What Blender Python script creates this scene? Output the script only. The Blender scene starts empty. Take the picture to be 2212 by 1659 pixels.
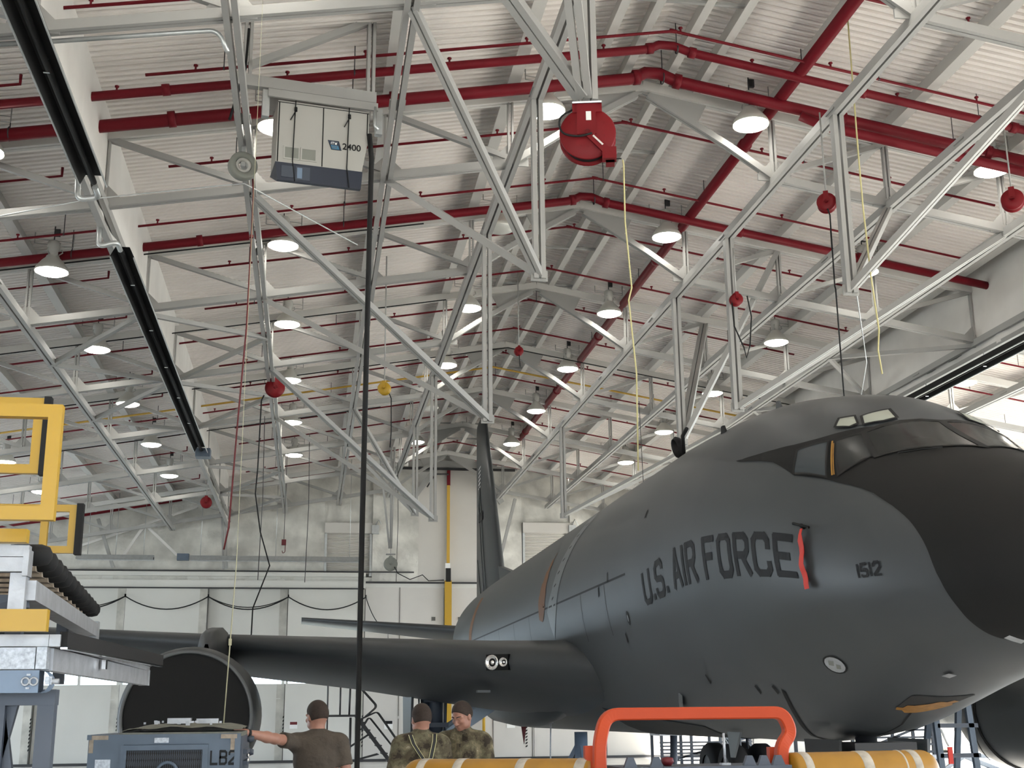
import bpy, math, random
import numpy as np
from mathutils import Vector, Matrix

random.seed(7)
C = bpy.context.scene.collection
SC = bpy.context.scene

# ---------------------------------------------------------------- camera
CAM_YAW, CAM_PITCH, CAM_ROLL = (math.radians(v) for v in (9.1248, 14.8024, -0.5664))
cam_data = bpy.data.cameras.new('camera')
cam = bpy.data.objects.new('camera', cam_data)
C.objects.link(cam)
cam_data.sensor_fit = 'HORIZONTAL'
cam_data.sensor_width = 36.0
cam_data.lens = 36.0 * 2698.4 / 2212.0
cam_data.clip_end = 400
_cy, _sy, _cp, _sp = math.cos(CAM_YAW), math.sin(CAM_YAW), math.cos(CAM_PITCH), math.sin(CAM_PITCH)
_f = Vector((_sy * _cp, _cy * _cp, _sp))
_r = Vector((_cy, -_sy, 0))
_u = _r.cross(_f)
_c, _s = math.cos(CAM_ROLL), math.sin(CAM_ROLL)
_r, _u = _r * _c + _u * _s, _u * _c - _r * _s
_m = Matrix((_r, _u, -_f)).transposed().to_4x4()
_m.translation = Vector((0, 0, 1.75))
cam.matrix_world = _m
SC.camera = cam

# ---------------------------------------------------------------- world, exposure
W = bpy.data.worlds.new('sky')
SC.world = W
W.use_nodes = True
_bg = W.node_tree.nodes['Background']
_bg.inputs['Color'].default_value = (0.74, 0.87, 1.0, 1)
_bg.inputs['Strength'].default_value = 5.0
LAMP_POWER = 15.0
_sl = bpy.data.lights.new('sun', 'SUN')
_sl.energy = 30.0
_sl.angle = math.radians(1.0)
_sl.color = (1.0, 0.95, 0.86)
_so = bpy.data.objects.new('sun', _sl)
C.objects.link(_so)
_so.rotation_euler = Vector((0.76, -0.42, 0.50)).to_track_quat('Z', 'Y').to_euler()
SC.view_settings.view_transform = 'Standard'
SC.view_settings.look = 'None'
SC.view_settings.gamma = 1
SC.view_settings.use_curve_mapping = False
SC.view_settings.exposure = 0.75
SC.cycles.use_denoising = True
SC.cycles.max_bounces = 7
SC.cycles.diffuse_bounces = 4
SC.cycles.glossy_bounces = 3
SC.cycles.transmission_bounces = 4
SC.cycles.transparent_max_bounces = 6
SC.cycles.use_adaptive_sampling = True
SC.cycles.adaptive_threshold = 0.045
SC.cycles.sample_clamp_indirect = 6
SC.cycles.caustics_reflective = False
SC.cycles.caustics_refractive = False

# ---------------------------------------------------------------- materials
def mat(name, col, rough=0.6, metal=0.0, var=0.0, vscale=3.0, bump=0.0, bscale=20.0, emit=0.0, emcol=None, spec=0.5, coat=0.0):
    m = bpy.data.materials.new(name)
    m.use_nodes = True
    nt = m.node_tree
    b = nt.nodes['Principled BSDF']
    b.inputs['Base Color'].default_value = (*col, 1)
    b.inputs['Roughness'].default_value = rough
    b.inputs['Metallic'].default_value = metal
    b.inputs['Specular IOR Level'].default_value = spec
    b.inputs['Coat Weight'].default_value = coat
    if emit:
        b.inputs['Emission Color'].default_value = (*(emcol or col), 1)
        b.inputs['Emission Strength'].default_value = emit
    if var or bump:
        tc = nt.nodes.new('ShaderNodeTexCoord')
    if var:
        n = nt.nodes.new('ShaderNodeTexNoise')
        n.inputs['Scale'].default_value = vscale
        n.inputs['Detail'].default_value = 5
        nt.links.new(tc.outputs['Object'], n.inputs['Vector'])
        r = nt.nodes.new('ShaderNodeMapRange')
        r.inputs['From Min'].default_value = 0.3
        r.inputs['From Max'].default_value = 0.7
        r.inputs['To Min'].default_value = 1 - var
        r.inputs['To Max'].default_value = 1 + var * 0.6
        nt.links.new(n.outputs['Fac'], r.inputs['Value'])
        mx = nt.nodes.new('ShaderNodeVectorMath')
        mx.operation = 'SCALE'
        mx.inputs[0].default_value = col
        nt.links.new(r.outputs['Result'], mx.inputs['Scale'])
        nt.links.new(mx.outputs['Vector'], b.inputs['Base Color'])
    if bump:
        n2 = nt.nodes.new('ShaderNodeTexNoise')
        n2.inputs['Scale'].default_value = bscale
        n2.inputs['Detail'].default_value = 4
        nt.links.new(tc.outputs['Object'], n2.inputs['Vector'])
        bp = nt.nodes.new('ShaderNodeBump')
        bp.inputs['Strength'].default_value = bump
        bp.inputs['Distance'].default_value = 0.05
        nt.links.new(n2.outputs['Fac'], bp.inputs['Height'])
        nt.links.new(bp.outputs['Normal'], b.inputs['Normal'])
    return m

M = dict(
    deck=mat('painted_roof_deck', (0.90, 0.845, 0.80), 0.75, var=0.05, vscale=0.6),
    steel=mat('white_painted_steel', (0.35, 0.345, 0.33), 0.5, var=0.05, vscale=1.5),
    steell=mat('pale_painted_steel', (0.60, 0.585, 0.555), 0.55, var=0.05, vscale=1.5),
    curtain=mat('white_curtain_panel', (0.76, 0.735, 0.70), 0.7, var=0.08, vscale=1.2),
    galv=mat('galvanised_steel', (0.50, 0.52, 0.52), 0.4, 0.7, var=0.1, vscale=8),
    red=mat('red_pipe_paint', (0.155, 0.007, 0.014), 0.5, var=0.05, spec=0.2),
    redreel=mat('red_reel_paint', (0.165, 0.005, 0.009), 0.45, spec=0.22),
    yellowpipe=mat('yellow_pipe_paint', (0.55, 0.33, 0.04), 0.5),
    black=mat('black_rubber', (0.015, 0.015, 0.0155), 0.75, spec=0.25),
    blackmetal=mat('black_metal', (0.024, 0.024, 0.026), 0.45),
    heater=mat('dark_heater_steel', (0.014, 0.014, 0.0145), 0.7, spec=0.2),
    insul=mat('white_insulation_fabric', (0.62, 0.605, 0.555), 0.5, var=0.28, vscale=1.3, bump=1.0, bscale=2.6),
    wallpanel=mat('white_wall_panel', (0.58, 0.555, 0.515), 0.6, var=0.04, vscale=0.8),
    door=mat('white_hangar_door', (0.64, 0.63, 0.585), 0.55, var=0.05, vscale=0.5),
    dooredge=mat('shaded_door_edge', (0.53, 0.51, 0.455), 0.7, var=0.25, vscale=2.0),  # shading towards each leaf's closing edge, put into a darker brownish colour
    doorgap=mat('dark_door_edge', (0.10, 0.095, 0.085), 0.7),
    floor=mat('polished_concrete', (0.80, 0.79, 0.765), 0.25, var=0.12, vscale=0.35),
    ground=mat('apron_concrete', (0.40, 0.40, 0.38), 0.9, var=0.1, vscale=0.2),
    plane=mat('grey_aircraft_paint', (0.047, 0.052, 0.056), 0.46, var=0.05, vscale=0.7, spec=0.4),
    planeL=mat('light_grey_aircraft_paint', (0.12, 0.13, 0.135), 0.45),
    mask=mat('black_nose_paint', (0.011, 0.011, 0.011), 0.65, spec=0.2),
    letter=mat('dark_grey_lettering', (0.012, 0.012, 0.013), 0.6, spec=0.2),
    pane=mat('cockpit_glass', (0.022, 0.024, 0.024), 0.16, spec=0.3),
    paneL=mat('eyebrow_window_glass', (0.40, 0.42, 0.36), 0.1),
    panebl=mat('side_window_glass', (0.045, 0.055, 0.062), 0.15, spec=0.4),
    frame=mat('dark_window_frame', (0.016, 0.016, 0.016), 0.6, spec=0.2),
    orangemark=mat('ochre_walk_stripe', (0.16, 0.058, 0.010), 0.6),
    hatch=mat('ochre_hatch_lining', (0.33, 0.15, 0.02), 0.5, var=0.3, vscale=12),
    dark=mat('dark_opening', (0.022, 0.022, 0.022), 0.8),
    ribbon=mat('orange_red_ribbon', (0.60, 0.035, 0.02), 0.6),
    strut=mat('blue_grey_strut', (0.30, 0.36, 0.42), 0.4, 0.2),
    tyre=mat('black_tyre', (0.02, 0.02, 0.021), 0.75),
    chrome=mat('bright_metal', (0.8, 0.8, 0.8), 0.15, 1.0),
    alu=mat('aluminium_plate', (0.42, 0.43, 0.45), 0.5, 0.6, var=0.18, vscale=9, bump=0.1, bscale=30),
    yellow=mat('yellow_safety_paint', (0.45, 0.265, 0.014), 0.4),
    bluegrey=mat('blue_grey_paint', (0.16, 0.22, 0.31), 0.45, var=0.1, vscale=6),
    bluegreyD=mat('dark_blue_grey_paint', (0.055, 0.067, 0.09), 0.5),
    cart=mat('blue_grey_cart_paint', (0.085, 0.115, 0.155), 0.5, var=0.15, vscale=5),
    carthood=mat('worn_olive_hood', (0.16, 0.16, 0.13), 0.7, var=0.3, vscale=9),
    tape=mat('tan_worn_patch', (0.34, 0.28, 0.22), 0.8, var=0.3, vscale=20),
    plate=mat('data_plate', (0.40, 0.42, 0.45), 0.45, 0.4, var=0.3, vscale=60),
    orange=mat('orange_guard_paint', (0.42, 0.05, 0.012), 0.5, spec=0.3),
    ytank=mat('worn_yellow_paint', (0.32, 0.155, 0.011), 0.4, var=0.15, vscale=6),
    band=mat('grey_tape_band', (0.42, 0.38, 0.32), 0.7, var=0.3, vscale=18),
    unitwhite=mat('off_white_cabinet', (0.40, 0.39, 0.36), 0.45),
    unitblue=mat('navy_cabinet_base', (0.022, 0.028, 0.045), 0.45),
    vent=mat('grey_vent_mesh', (0.22, 0.225, 0.20), 0.8),
    logo=mat('logo_navy', (0.02, 0.03, 0.05), 0.5),
    logob=mat('logo_blue', (0.05, 0.22, 0.38), 0.5),
    white=mat('white_paint', (0.8, 0.8, 0.78), 0.5),
    lens=mat('lamp_lens', (1, 1, 1), 0.4, emit=LAMP_POWER, emcol=(1.0, 0.965, 0.88)),
    lensoff=mat('unlit_lamp_lens', (0.62, 0.62, 0.58), 0.25),
    reflector=mat('ribbed_lamp_reflector', (0.62, 0.61, 0.56), 0.3, 0.2),
    ballast=mat('grey_ballast', (0.46, 0.45, 0.42), 0.5),
    rope=mat('yellow_rope', (0.58, 0.52, 0.26), 0.8),
    cord=mat('pale_cord', (0.42, 0.40, 0.27), 0.8),
    skin=mat('skin', (0.34, 0.165, 0.115), 0.5, var=0.12, vscale=14),
    hair=mat('short_brown_hair', (0.028, 0.017, 0.012), 0.85, var=0.3, vscale=60),
    shirt=mat('brown_tshirt', (0.066, 0.052, 0.039), 0.9, var=0.12, vscale=7, bump=0.5, bscale=9),
    boot=mat('tan_boot', (0.16, 0.11, 0.07), 0.8),
    pants=mat('dark_green_trousers', (0.07, 0.075, 0.05), 0.9),
    harness=mat('black_webbing', (0.02, 0.02, 0.02), 0.8),
    harnessy=mat('pale_yellow_webbing', (0.5, 0.47, 0.25), 0.8),
    redcap=mat('dark_red_cap', (0.12, 0.006, 0.01), 0.55),
)

def camo_mat():
    m = bpy.data.materials.new('multicolour_camouflage')
    m.use_nodes = True
    nt = m.node_tree
    b = nt.nodes['Principled BSDF']
    b.inputs['Roughness'].default_value = 0.95
    tc = nt.nodes.new('ShaderNodeTexCoord')
    n = nt.nodes.new('ShaderNodeTexNoise')
    n.inputs['Scale'].default_value = 9
    n.inputs['Detail'].default_value = 6
    n.inputs['Roughness'].default_value = 0.62
    nt.links.new(tc.outputs['Object'], n.inputs['Vector'])
    r = nt.nodes.new('ShaderNodeValToRGB')
    r.color_ramp.interpolation = 'CONSTANT'
    e = r.color_ramp.elements
    cols = [(0, (0.03, 0.022, 0.014)), (0.42, (0.075, 0.06, 0.036)), (0.50, (0.11, 0.10, 0.06)), (0.57, (0.17, 0.14, 0.085)), (0.65, (0.28, 0.245, 0.17))]
    e[0].position, e[0].color = cols[0][0], (*cols[0][1], 1)
    e[1].position, e[1].color = cols[1][0], (*cols[1][1], 1)
    for p, c in cols[2:]:
        k = e.new(p)
        k.color = (*c, 1)
    nt.links.new(n.outputs['Fac'], r.inputs['Fac'])
    nt.links.new(r.outputs['Color'], b.inputs['Base Color'])
    return m
M['camo'] = camo_mat()

def glass_mat():
    m = bpy.data.materials.new('clear_window_glass')
    m.use_nodes = True
    nt = m.node_tree
    nt.nodes.remove(nt.nodes['Principled BSDF'])
    t = nt.nodes.new('ShaderNodeBsdfTransparent')
    t.inputs['Color'].default_value = (0.92, 0.95, 0.95, 1)
    g = nt.nodes.new('ShaderNodeBsdfGlossy')
    g.inputs['Roughness'].default_value = 0.03
    x = nt.nodes.new('ShaderNodeMixShader')
    x.inputs['Fac'].default_value = 0.06
    nt.links.new(t.outputs[0], x.inputs[1])
    nt.links.new(g.outputs[0], x.inputs[2])
    nt.links.new(x.outputs[0], nt.nodes['Material Output'].inputs['Surface'])
    return m
M['glass'] = glass_mat()

# ---------------------------------------------------------------- mesh builder
class MB:
    def __init__(self):
        self.v, self.f, self.sm = [], [], []

    def add(self, vs, fs, smooth=False):
        n = len(self.v)
        self.v += [tuple(float(q) for q in p) for p in vs]
        self.f += [tuple(i + n for i in f) for f in fs]
        self.sm += [smooth] * len(fs)
        return self

    def box(self, c, s, ax=None):
        X, Y, Z = ax or (Vector((1, 0, 0)), Vector((0, 1, 0)), Vector((0, 0, 1)))
        c = Vector(c)
        vs = [c + X * (dx * s[0] / 2) + Y * (dy * s[1] / 2) + Z * (dz * s[2] / 2) for dz in (-1, 1) for dx, dy in ((-1, -1), (1, -1), (1, 1), (-1, 1))]
        return self.add(vs, [(3, 2, 1, 0), (4, 5, 6, 7), (0, 1, 5, 4), (1, 2, 6, 5), (2, 3, 7, 6), (3, 0, 4, 7)])

    def bb(self, a, b):
        return self.box([(p + q) / 2 for p, q in zip(a, b)], [abs(q - p) for p, q in zip(a, b)])

    def bar(self, p, q, w, h, up=(0, 0, 1)):
        p, q = Vector(p), Vector(q)
        d = (q - p)
        L = d.length
        d.normalize()
        up = Vector(up)
        if abs(d.dot(up)) > 0.98:
            up = Vector((0, 1, 0)) if abs(d.y) < 0.9 else Vector((1, 0, 0))
        x = d.cross(up).normalized()
        z = x.cross(d).normalized()
        return self.box((p + q) / 2, (w, L, h), (x, d, z))

    def twin(self, p, q, w, h, gap=0.03, up=(0, 0, 1)):
        # a pair of angles back to back with a dark slot between
        p, q = Vector(p), Vector(q)
        d = (q - p).normalized()
        u = Vector(up)
        if abs(d.dot(u)) > 0.98:
            u = Vector((0, 1, 0))
        x = d.cross(u).normalized()
        o = x * (w / 4 + gap / 4)
        self.bar(p + o, q + o, w / 2 - gap / 2, h, u)
        return self.bar(p - o, q - o, w / 2 - gap / 2, h, u)

    def tube(self, path, r, n=8, cap=True, smooth=True):
        P = [Vector(p) for p in path]
        rs = r if isinstance(r, (list, tuple)) else [r] * len(P)
        d0 = (P[1] - P[0]).normalized()
        x = d0.cross(Vector((0, 0, 1)))
        if x.length < 1e-3:
            x = d0.cross(Vector((1, 0, 0)))
        x.normalize()
        vs = []
        for i, p in enumerate(P):
            if i == 0: d = P[1] - P[0]
            elif i == len(P) - 1: d = P[-1] - P[-2]
            else: d = (P[i + 1] - P[i]).normalized() + (P[i] - P[i - 1]).normalized()
            d.normalize()
            x = (x - d * x.dot(d))
            if x.length < 1e-4: x = d.orthogonal()
            x.normalize()
            y = d.cross(x)
            for k in range(n):
                a = 2 * math.pi * k / n
                vs.append(p + (x * math.cos(a) + y * math.sin(a)) * rs[i])
        fs = [(i * n + k, i * n + (k + 1) % n, (i + 1) * n + (k + 1) % n, (i + 1) * n + k) for i in range(len(P) - 1) for k in range(n)]
        self.add(vs, fs, smooth)
        if cap:
            m = len(self.v) - len(vs)
            self.f += [tuple(m + k for k in range(n))[::-1], tuple(m + (len(P) - 1) * n + k for k in range(n))]
            self.sm += [False, False]
        return self

    def lathe(self, prof, o=(0, 0, 0), axis=(0, 0, 1), n=24, smooth=True, closed=False):
        # prof: (radius, distance along axis)
        o, a = Vector(o), Vector(axis).normalized()
        x = a.orthogonal().normalized()
        y = a.cross(x)
        vs = [o + a * h + (x * math.cos(2 * math.pi * k / n) + y * math.sin(2 * math.pi * k / n)) * max(r, 1e-4) for r, h in prof for k in range(n)]
        m = len(prof)
        fs = [(i * n + k, i * n + (k + 1) % n, ((i + 1) % m) * n + (k + 1) % n, ((i + 1) % m) * n + k) for i in range(m if closed else m - 1) for k in range(n)]
        return self.add(vs, fs, smooth)

    def prism(self, poly, o, x, y, depth):
        # polygon in plane (o; x, y), extruded by depth along x cross y, centred
        o, x, y = Vector(o), Vector(x), Vector(y)
        nrm = x.cross(y).normalized() * depth
        a = [o + x * p + y * q - nrm / 2 for p, q in poly]
        b = [p + nrm for p in a]
        n = len(poly)
        fs = [tuple(range(n))[::-1], tuple(range(n, 2 * n))] + [(i, (i + 1) % n, n + (i + 1) % n, n + i) for i in range(n)]
        return self.add(a + b, fs)

    def grid(self, pts, smooth=True, cu=False, cv=False):
        # pts[i][j]
        nu, nv = len(pts), len(pts[0])
        vs = [p for row in pts for p in row]
        fs = []
        for i in range(nu if cu else nu - 1):
            for j in range(nv if cv else nv - 1):
                fs.append((i * nv + j, i * nv + (j + 1) % nv, ((i + 1) % nu) * nv + (j + 1) % nv, ((i + 1) % nu) * nv + j))
        return self.add(vs, fs, smooth)

    def build(self, name, m, parent=None, org=(0, 0, 0)):
        me = bpy.data.meshes.new(name)
        o = Vector(org)
        me.from_pydata([(p[0] - o.x, p[1] - o.y, p[2] - o.z) for p in self.v], [], self.f)
        me.polygons.foreach_set('use_smooth', self.sm)
        me.materials.append(M[m] if isinstance(m, str) else m)
        me.validate()
        me.update()
        ob = bpy.data.objects.new(name, me)
        C.objects.link(ob)
        if parent is not None:
            ob.parent = parent
        else:
            ob.location = o
        return ob

def tag(o, label, cat, group=None):
    o['label'] = label
    o['category'] = cat
    if group: o['group'] = group
    return o

def thing(name, label, cat, loc=(0, 0, 0), group=None, rz=0.0):
    o = bpy.data.objects.new(name, None)
    o.empty_display_size = 0.2
    C.objects.link(o)
    o.location = loc
    o.rotation_euler = (0, 0, rz)
    return tag(o, label, cat, group)

def struct(o):
    o['kind'] = 'structure'
    return o

def dup(o, parent=None):
    c = o.copy()
    C.objects.link(c)
    if parent is not None: c.parent = parent
    for ch in list(o.children):
        dup(ch, c)
    return c

ORD = ['first', 'second', 'third', 'fourth', 'fifth', 'sixth', 'seventh', 'eighth', 'ninth', 'tenth', 'eleventh', 'twelfth', 'thirteenth', 'fourteenth', 'fifteenth']

def arc_pts(pts, r, n=6):
    # polyline with rounded corners
    P = [Vector(p) for p in pts]
    out = [P[0]]
    for i in range(1, len(P) - 1):
        a, b = (P[i - 1] - P[i]), (P[i + 1] - P[i])
        rr = min(r, a.length * 0.45, b.length * 0.45)
        p0, p1 = P[i] + a.normalized() * rr, P[i] + b.normalized() * rr
        for k in range(n + 1):
            t = k / n
            out.append(p0 * (1 - t) ** 2 + P[i] * 2 * t * (1 - t) + p1 * t * t)
    out.append(P[-1])
    return out

def catenary(a, b, sag, n=14):
    a, b = Vector(a), Vector(b)
    return [a.lerp(b, i / n) - Vector((0, 0, sag * 4 * (i / n) * (1 - i / n))) for i in range(n + 1)]

# block lettering as strokes in a unit box (x 0..w, y 0..1)
GLY = {
    'U': [[(0, 1), (0, .15), (.12, 0), (.48, 0), (.6, .15), (.6, 1)]],
    'S': [[(.6, .8), (.6, .87), (.48, 1), (.12, 1), (0, .87), (0, .64), (.12, .53), (.48, .47), (.6, .36), (.6, .13), (.48, 0), (.12, 0), (0, .13), (0, .2)]],
    'A': [[(0, 0), (.3, 1), (.6, 0)], [(.1, .3), (.5, .3)]],
    'I': [[(0, 0), (0, 1)]],
    'R': [[(0, 0), (0, 1), (.46, 1), (.6, .87), (.6, .62), (.46, .48), (0, .48)], [(.32, .48), (.6, 0)]],
    'F': [[(0, 0), (0, 1), (.6, 1)], [(0, .52), (.46, .52)]],
    'O': [[(.12, 0), (.48, 0), (.6, .13), (.6, .87), (.48, 1), (.12, 1), (0, .87), (0, .13), (.12, 0)]],
    'C': [[(.6, .72), (.6, .87), (.48, 1), (.12, 1), (0, .87), (0, .13), (.12, 0), (.48, 0), (.6, .13), (.6, .28)]],
    'E': [[(.6, 1), (0, 1), (0, 0), (.6, 0)], [(0, .52), (.46, .52)]],
    'L': [[(0, 1), (0, 0), (.6, 0)]],
    'B': [[(0, 0), (0, 1), (.46, 1), (.6, .88), (.6, .64), (.46, .52), (0, .52)], [(.46, .52), (.6, .4), (.6, .12), (.46, 0), (0, 0)]],
    'T': [[(.3, 0), (.3, 1)], [(0, 1), (.6, 1)]],
    'W': [[(0, 1), (.15, 0), (.35, .7), (.55, 0), (.7, 1)]],
    'G': [[(.6, .75), (.6, .87), (.48, 1), (.12, 1), (0, .87), (0, .13), (.12, 0), (.48, 0), (.6, .13), (.6, .45), (.35, .45)]],
    'N': [[(0, 0), (0, 1), (.6, 0), (.6, 1)]],
    '0': [[(.12, 0), (.48, 0), (.6, .13), (.6, .87), (.48, 1), (.12, 1), (0, .87), (0, .13), (.12, 0)]],
    '1': [[(0, 0), (0, 1)]],
    '2': [[(0, .75), (0, .87), (.12, 1), (.48, 1), (.6, .87), (.6, .62), (0, .08), (0, 0), (.6, 0)]],
    '4': [[(.46, 0), (.46, 1), (0, .32), (.62, .32)]],
    '5': [[(.58, 1), (.04, 1), (0, .56), (.46, .58), (.6, .45), (.6, .13), (.48, 0), (.12, 0), (0, .13)]],
    '.': [[(0, 0), (0, .08)]],
}
GW = {'I': 0.0, '1': 0.0, '.': 0.0, 'W': .7}

def text_quads(txt, t=0.15, gap=0.32, space=0.45, sub=4, idx=False):
    """strokes of txt as quads in (u, v), letter height 1; returns (quads, total width)"""
    quads, x = [], t / 2
    for ci, ch in enumerate(txt):
        if ch == ' ':
            x += space
            continue
        for pl in GLY[ch]:
            for (x0, y0), (x1, y1) in zip(pl[:-1], pl[1:]):
                a, b = Vector((x0 + x, y0 * (1 - t) + t / 2)), Vector((x1 + x, y1 * (1 - t) + t / 2))
                d = (b - a).normalized()
                n = Vector((-d.y, d.x)) * t / 2
                e = d * t * 0.32
                a, b = a - e, b + e
                for k in range(sub):
                    p, q = a.lerp(b, k / sub), a.lerp(b, (k + 1) / sub)
                    qd = (p - n, q - n, q + n, p + n)
                    quads.append((ci, qd) if idx else qd)
        x += GW.get(ch, .6) + gap
    return quads, x - gap + t / 2

def flat_text(txt, o, x, y, h, width=None, t=0.15, gap=0.32, thick=0.002):
    o, x, y = Vector(o), Vector(x).normalized(), Vector(y).normalized()
    nrm = x.cross(y)
    q, w = text_quads(txt, t, gap, sub=1)
    sx = (width / w) if width else h
    m = MB()
    for k, quad in enumerate(q):
        m.add([o + x * (p.x * sx) + y * (p.y * h) + nrm * (thick + 0.00005 * (k % 5)) for p in quad], [(0, 1, 2, 3)])
    return m
# ================================================================ BUILDING
XR = 5.33          # ridge line
YW = 51.5          # back wall
def zdeck(x): return 12.5 - 0.172 * abs(x - XR)

# floor and apron outside
struct(MB().bb((-26, -15, -0.2), (27, YW + .6, 0)).build('floor', 'floor'))
g = MB()
g.bb((-120, -120, -0.3), (140, 160, -0.22))
struct(g.build('ground', 'ground'))

# corrugated roof deck, two slopes, ribs along X
dk = MB()
prof = []
y = -15.0
while y < YW + .3:
    prof += [(y, 0.0), (y + .078, 0.0), (y + .09, .075), (y + .14, .075)]
    y += .152
for x0, x1 in ((-26, XR), (XR, 27)):
    rows = [[(x, py, zdeck(x) + pz) for x in (x0, x1)] for py, pz in prof]
    dk.grid(rows, smooth=False)
    dk.grid([[(p[0], p[1], p[2] + .12) for p in r] for r in rows[::400]] , smooth=False)
struct(dk.build('ceiling', 'deck'))

# side walls: the right side stands open to the apron, a door is open at the left
wl = MB()
wl.bb((-26.4, -15, 0), (-26, 24, 7.3)); wl.bb((-26.4, 24, 6.6), (-26, 50, 7.3)); wl.bb((-26.4, 50, 0), (-26, YW, 7.3))
struct(wl.build('wall_left', 'wallpanel'))
wr = MB()
for y in (-15, 5, 25, 50.9): wr.bb((26.7, y, 0), (27, y + .4, 8.75))
wr.bb((33.6, -15, 6.9), (27, YW, 7.6))
struct(wr.build('wall_right', 'wallpanel'))
wf = MB()
wf.bb((-26, -15.4, 0), (-22, -15, 9)); wf.bb((-22, -15.4, 5.0), (25, -15, 12.6)); wf.bb((6, -15.4, 0), (25, -15, 5.0)); wf.bb((25, -15.4, 0), (27, -15, 9))
struct(wf.build('wall_front', 'wallpanel'))

# back wall: insulated upper part, tail slot panel, header
def wall_quadstrip(mb, x0, x1, z0, yf, n=8):
    xs = [x0 + (x1 - x0) * i / n for i in range(n + 1)]
    if x0 < XR < x1: xs = sorted(xs + [XR])
    for a, b in zip(xs[:-1], xs[1:]):
        mb.add([(a, yf, z0), (b, yf, z0), (b, yf, zdeck(b) + .1), (a, yf, zdeck(a) + .1)], [(0, 1, 2, 3)])
def wrinkled(mb, x0, x1, z0, seed):
    rnd = random.Random(seed)
    nx, nz = max(2, int((x1 - x0) / .16)), 30
    waves = [(rnd.uniform(.8, 4), rnd.uniform(-4, 4), rnd.uniform(0, 6.28), rnd.uniform(.014, .05)) for _ in range(9)]
    rows = []
    for j in range(nz + 1):
        row = []
        for i in range(nx + 1):
            x = x0 + (x1 - x0) * i / nx
            z = z0 + (zdeck(x) + .1 - z0) * j / nz
            d = sum(a * abs(math.sin(fx * x + fz * z + ph + math.sin(x * 1.7 + z) * .8)) for fx, fz, ph, a in waves)
            row.append((x, YW - d * .7, z))
        rows.append(row)
    mb.grid(rows)
bw = MB()
wrinkled(bw, -26, -12, 7.0, 1); wrinkled(bw, -12, .45, 7.0, 2); wrinkled(bw, 2.4, 4.28, 7.0, 3); wrinkled(bw, 7.45, 8.6, 7.0, 4); wrinkled(bw, 10.65, 27, 7.0, 5)
for a, b, z in ((.45, 2.4, 9.4), (8.6, 10.65, 9.5)):
    wall_quadstrip(bw, a, b, z, YW - .03, 3)
wall_quadstrip(bw, 4.2, 7.5, 11.6, YW - .03, 4)
wall_back = struct(bw.build('wall_back', 'insul'))
bk = MB()
bk.bb((-26, YW + .35, 6.8), (27, YW + .6, 7.3))
wall_quadstrip(bk, -26, 27, 7.0, YW + .5, 20)
bk.bb((-26, YW + .36, 0), (27, YW + .6, 3.0)); bk.bb((-26, YW + .36, 3.96), (27, YW + .6, 6.85))
bk.bb((2.17, YW + .36, 2.9), (27, YW + .6, 4.0))
struct(bk.build('wall_rear', 'wallpanel'))

# roll-up shutters high in the wall
for x0, x1, z0, z1, side in ((.51, 2.34, 7.33, 9.39, 'left'), (8.69, 10.57, 7.33, 9.5, 'right')):
    t = thing('roll_up_shutter', 'small white roll-up shutter high in the back wall, %s of the tail slot' % side, 'shutter', ((x0 + x1) / 2, YW, z0), 'roll-up shutters in the back wall')
    o = t.location
    sl = MB()
    rows = []
    n = 26
    for i in range(n + 1):
        z = z0 + (z1 - .45 - z0) * i / n
        rows += [[(x0 + .06, YW + .02, z), (x1 - .06, YW + .02, z)], [(x0 + .06, YW - .015, z + .035), (x1 - .06, YW - .015, z + .035)]]
    sl.grid(rows, smooth=False)
    sl.build('shutter_curtain', 'wallpanel', t, o)
    MB().box(((x0 + x1) / 2, YW - .12, z1 - .22), (x1 - x0 + .1, .3, .42)).build('roll_housing', 'wallpanel', t, o)
    for sx in (x0, x1):
        MB().bb((sx - .05, YW - .1, z0 - .1), (sx + .05, YW + .05, z1 - .42)).build('guide_rail', 'galv', t, o)
    mo = MB()
    mo.box((x1 + .16, YW - .2, z1 - .28), (.3, .3, .36)); mo.tube([(x1 + .16, YW - .2, z1 - .1), (x1 + .3, YW - .2, z1 + .15), (x1 + .5, YW - .1, z1 - .2)], .025, 6)
    mo.build('drive_motor', 'galv', t, o)

# tail door: the plain tall panel with chamfered head, and its yellow guide post
td = MB()
td.prism([(4.2, 7.0), (7.5, 7.0), (7.5, 10.5), (6.6, 11.75), (5.1, 11.75), (4.2, 10.6)], (0, YW - .08, 0), (1, 0, 0), (0, 0, 1), .1)
struct(td.build('door_1', 'wallpanel'))
hd = MB()
for a, b in (((3.95, YW - .25, 10.3), (5.0, YW - .25, 11.75)), ((6.7, YW - .25, 11.75), (7.75, YW - .25, 10.3))):
    hd.bar(a, b, .2, .22)
hd.bar((3.2, YW - .3, 11.85), (8.4, YW - .3, 11.85), .16, .34)
struct(hd.build('trim_1', 'steel'))
hb = MB().bb((3.3, YW - .42, 11.62), (8.3, YW - .36, 11.72))
hb.tube([(4.6, YW - .35, 10.9), (4.95, YW - .35, 11.45), (5.5, YW - .35, 11.45)], .035, 6)
struct(hb.build('trim_2', 'blackmetal'))
yp = thing('guide_post', 'tall yellow painted guide post in the middle of the tail door', 'post', (5.5, YW - .3, 0))
o = yp.location
MB().bb((5.36, YW - .36, 0), (5.64, YW - .2, 7.05)).build('post', 'yellow', yp, o)
MB().bb((5.44, YW - .32, 7.65), (5.56, YW - .2, 11.0)).build('upper_pipe', 'yellowpipe', yp, o)
MB().bb((5.44, YW - .3, 11.0), (5.58, YW - .2, 11.75)).build('red_pipe_end', 'red', yp, o)
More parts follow.
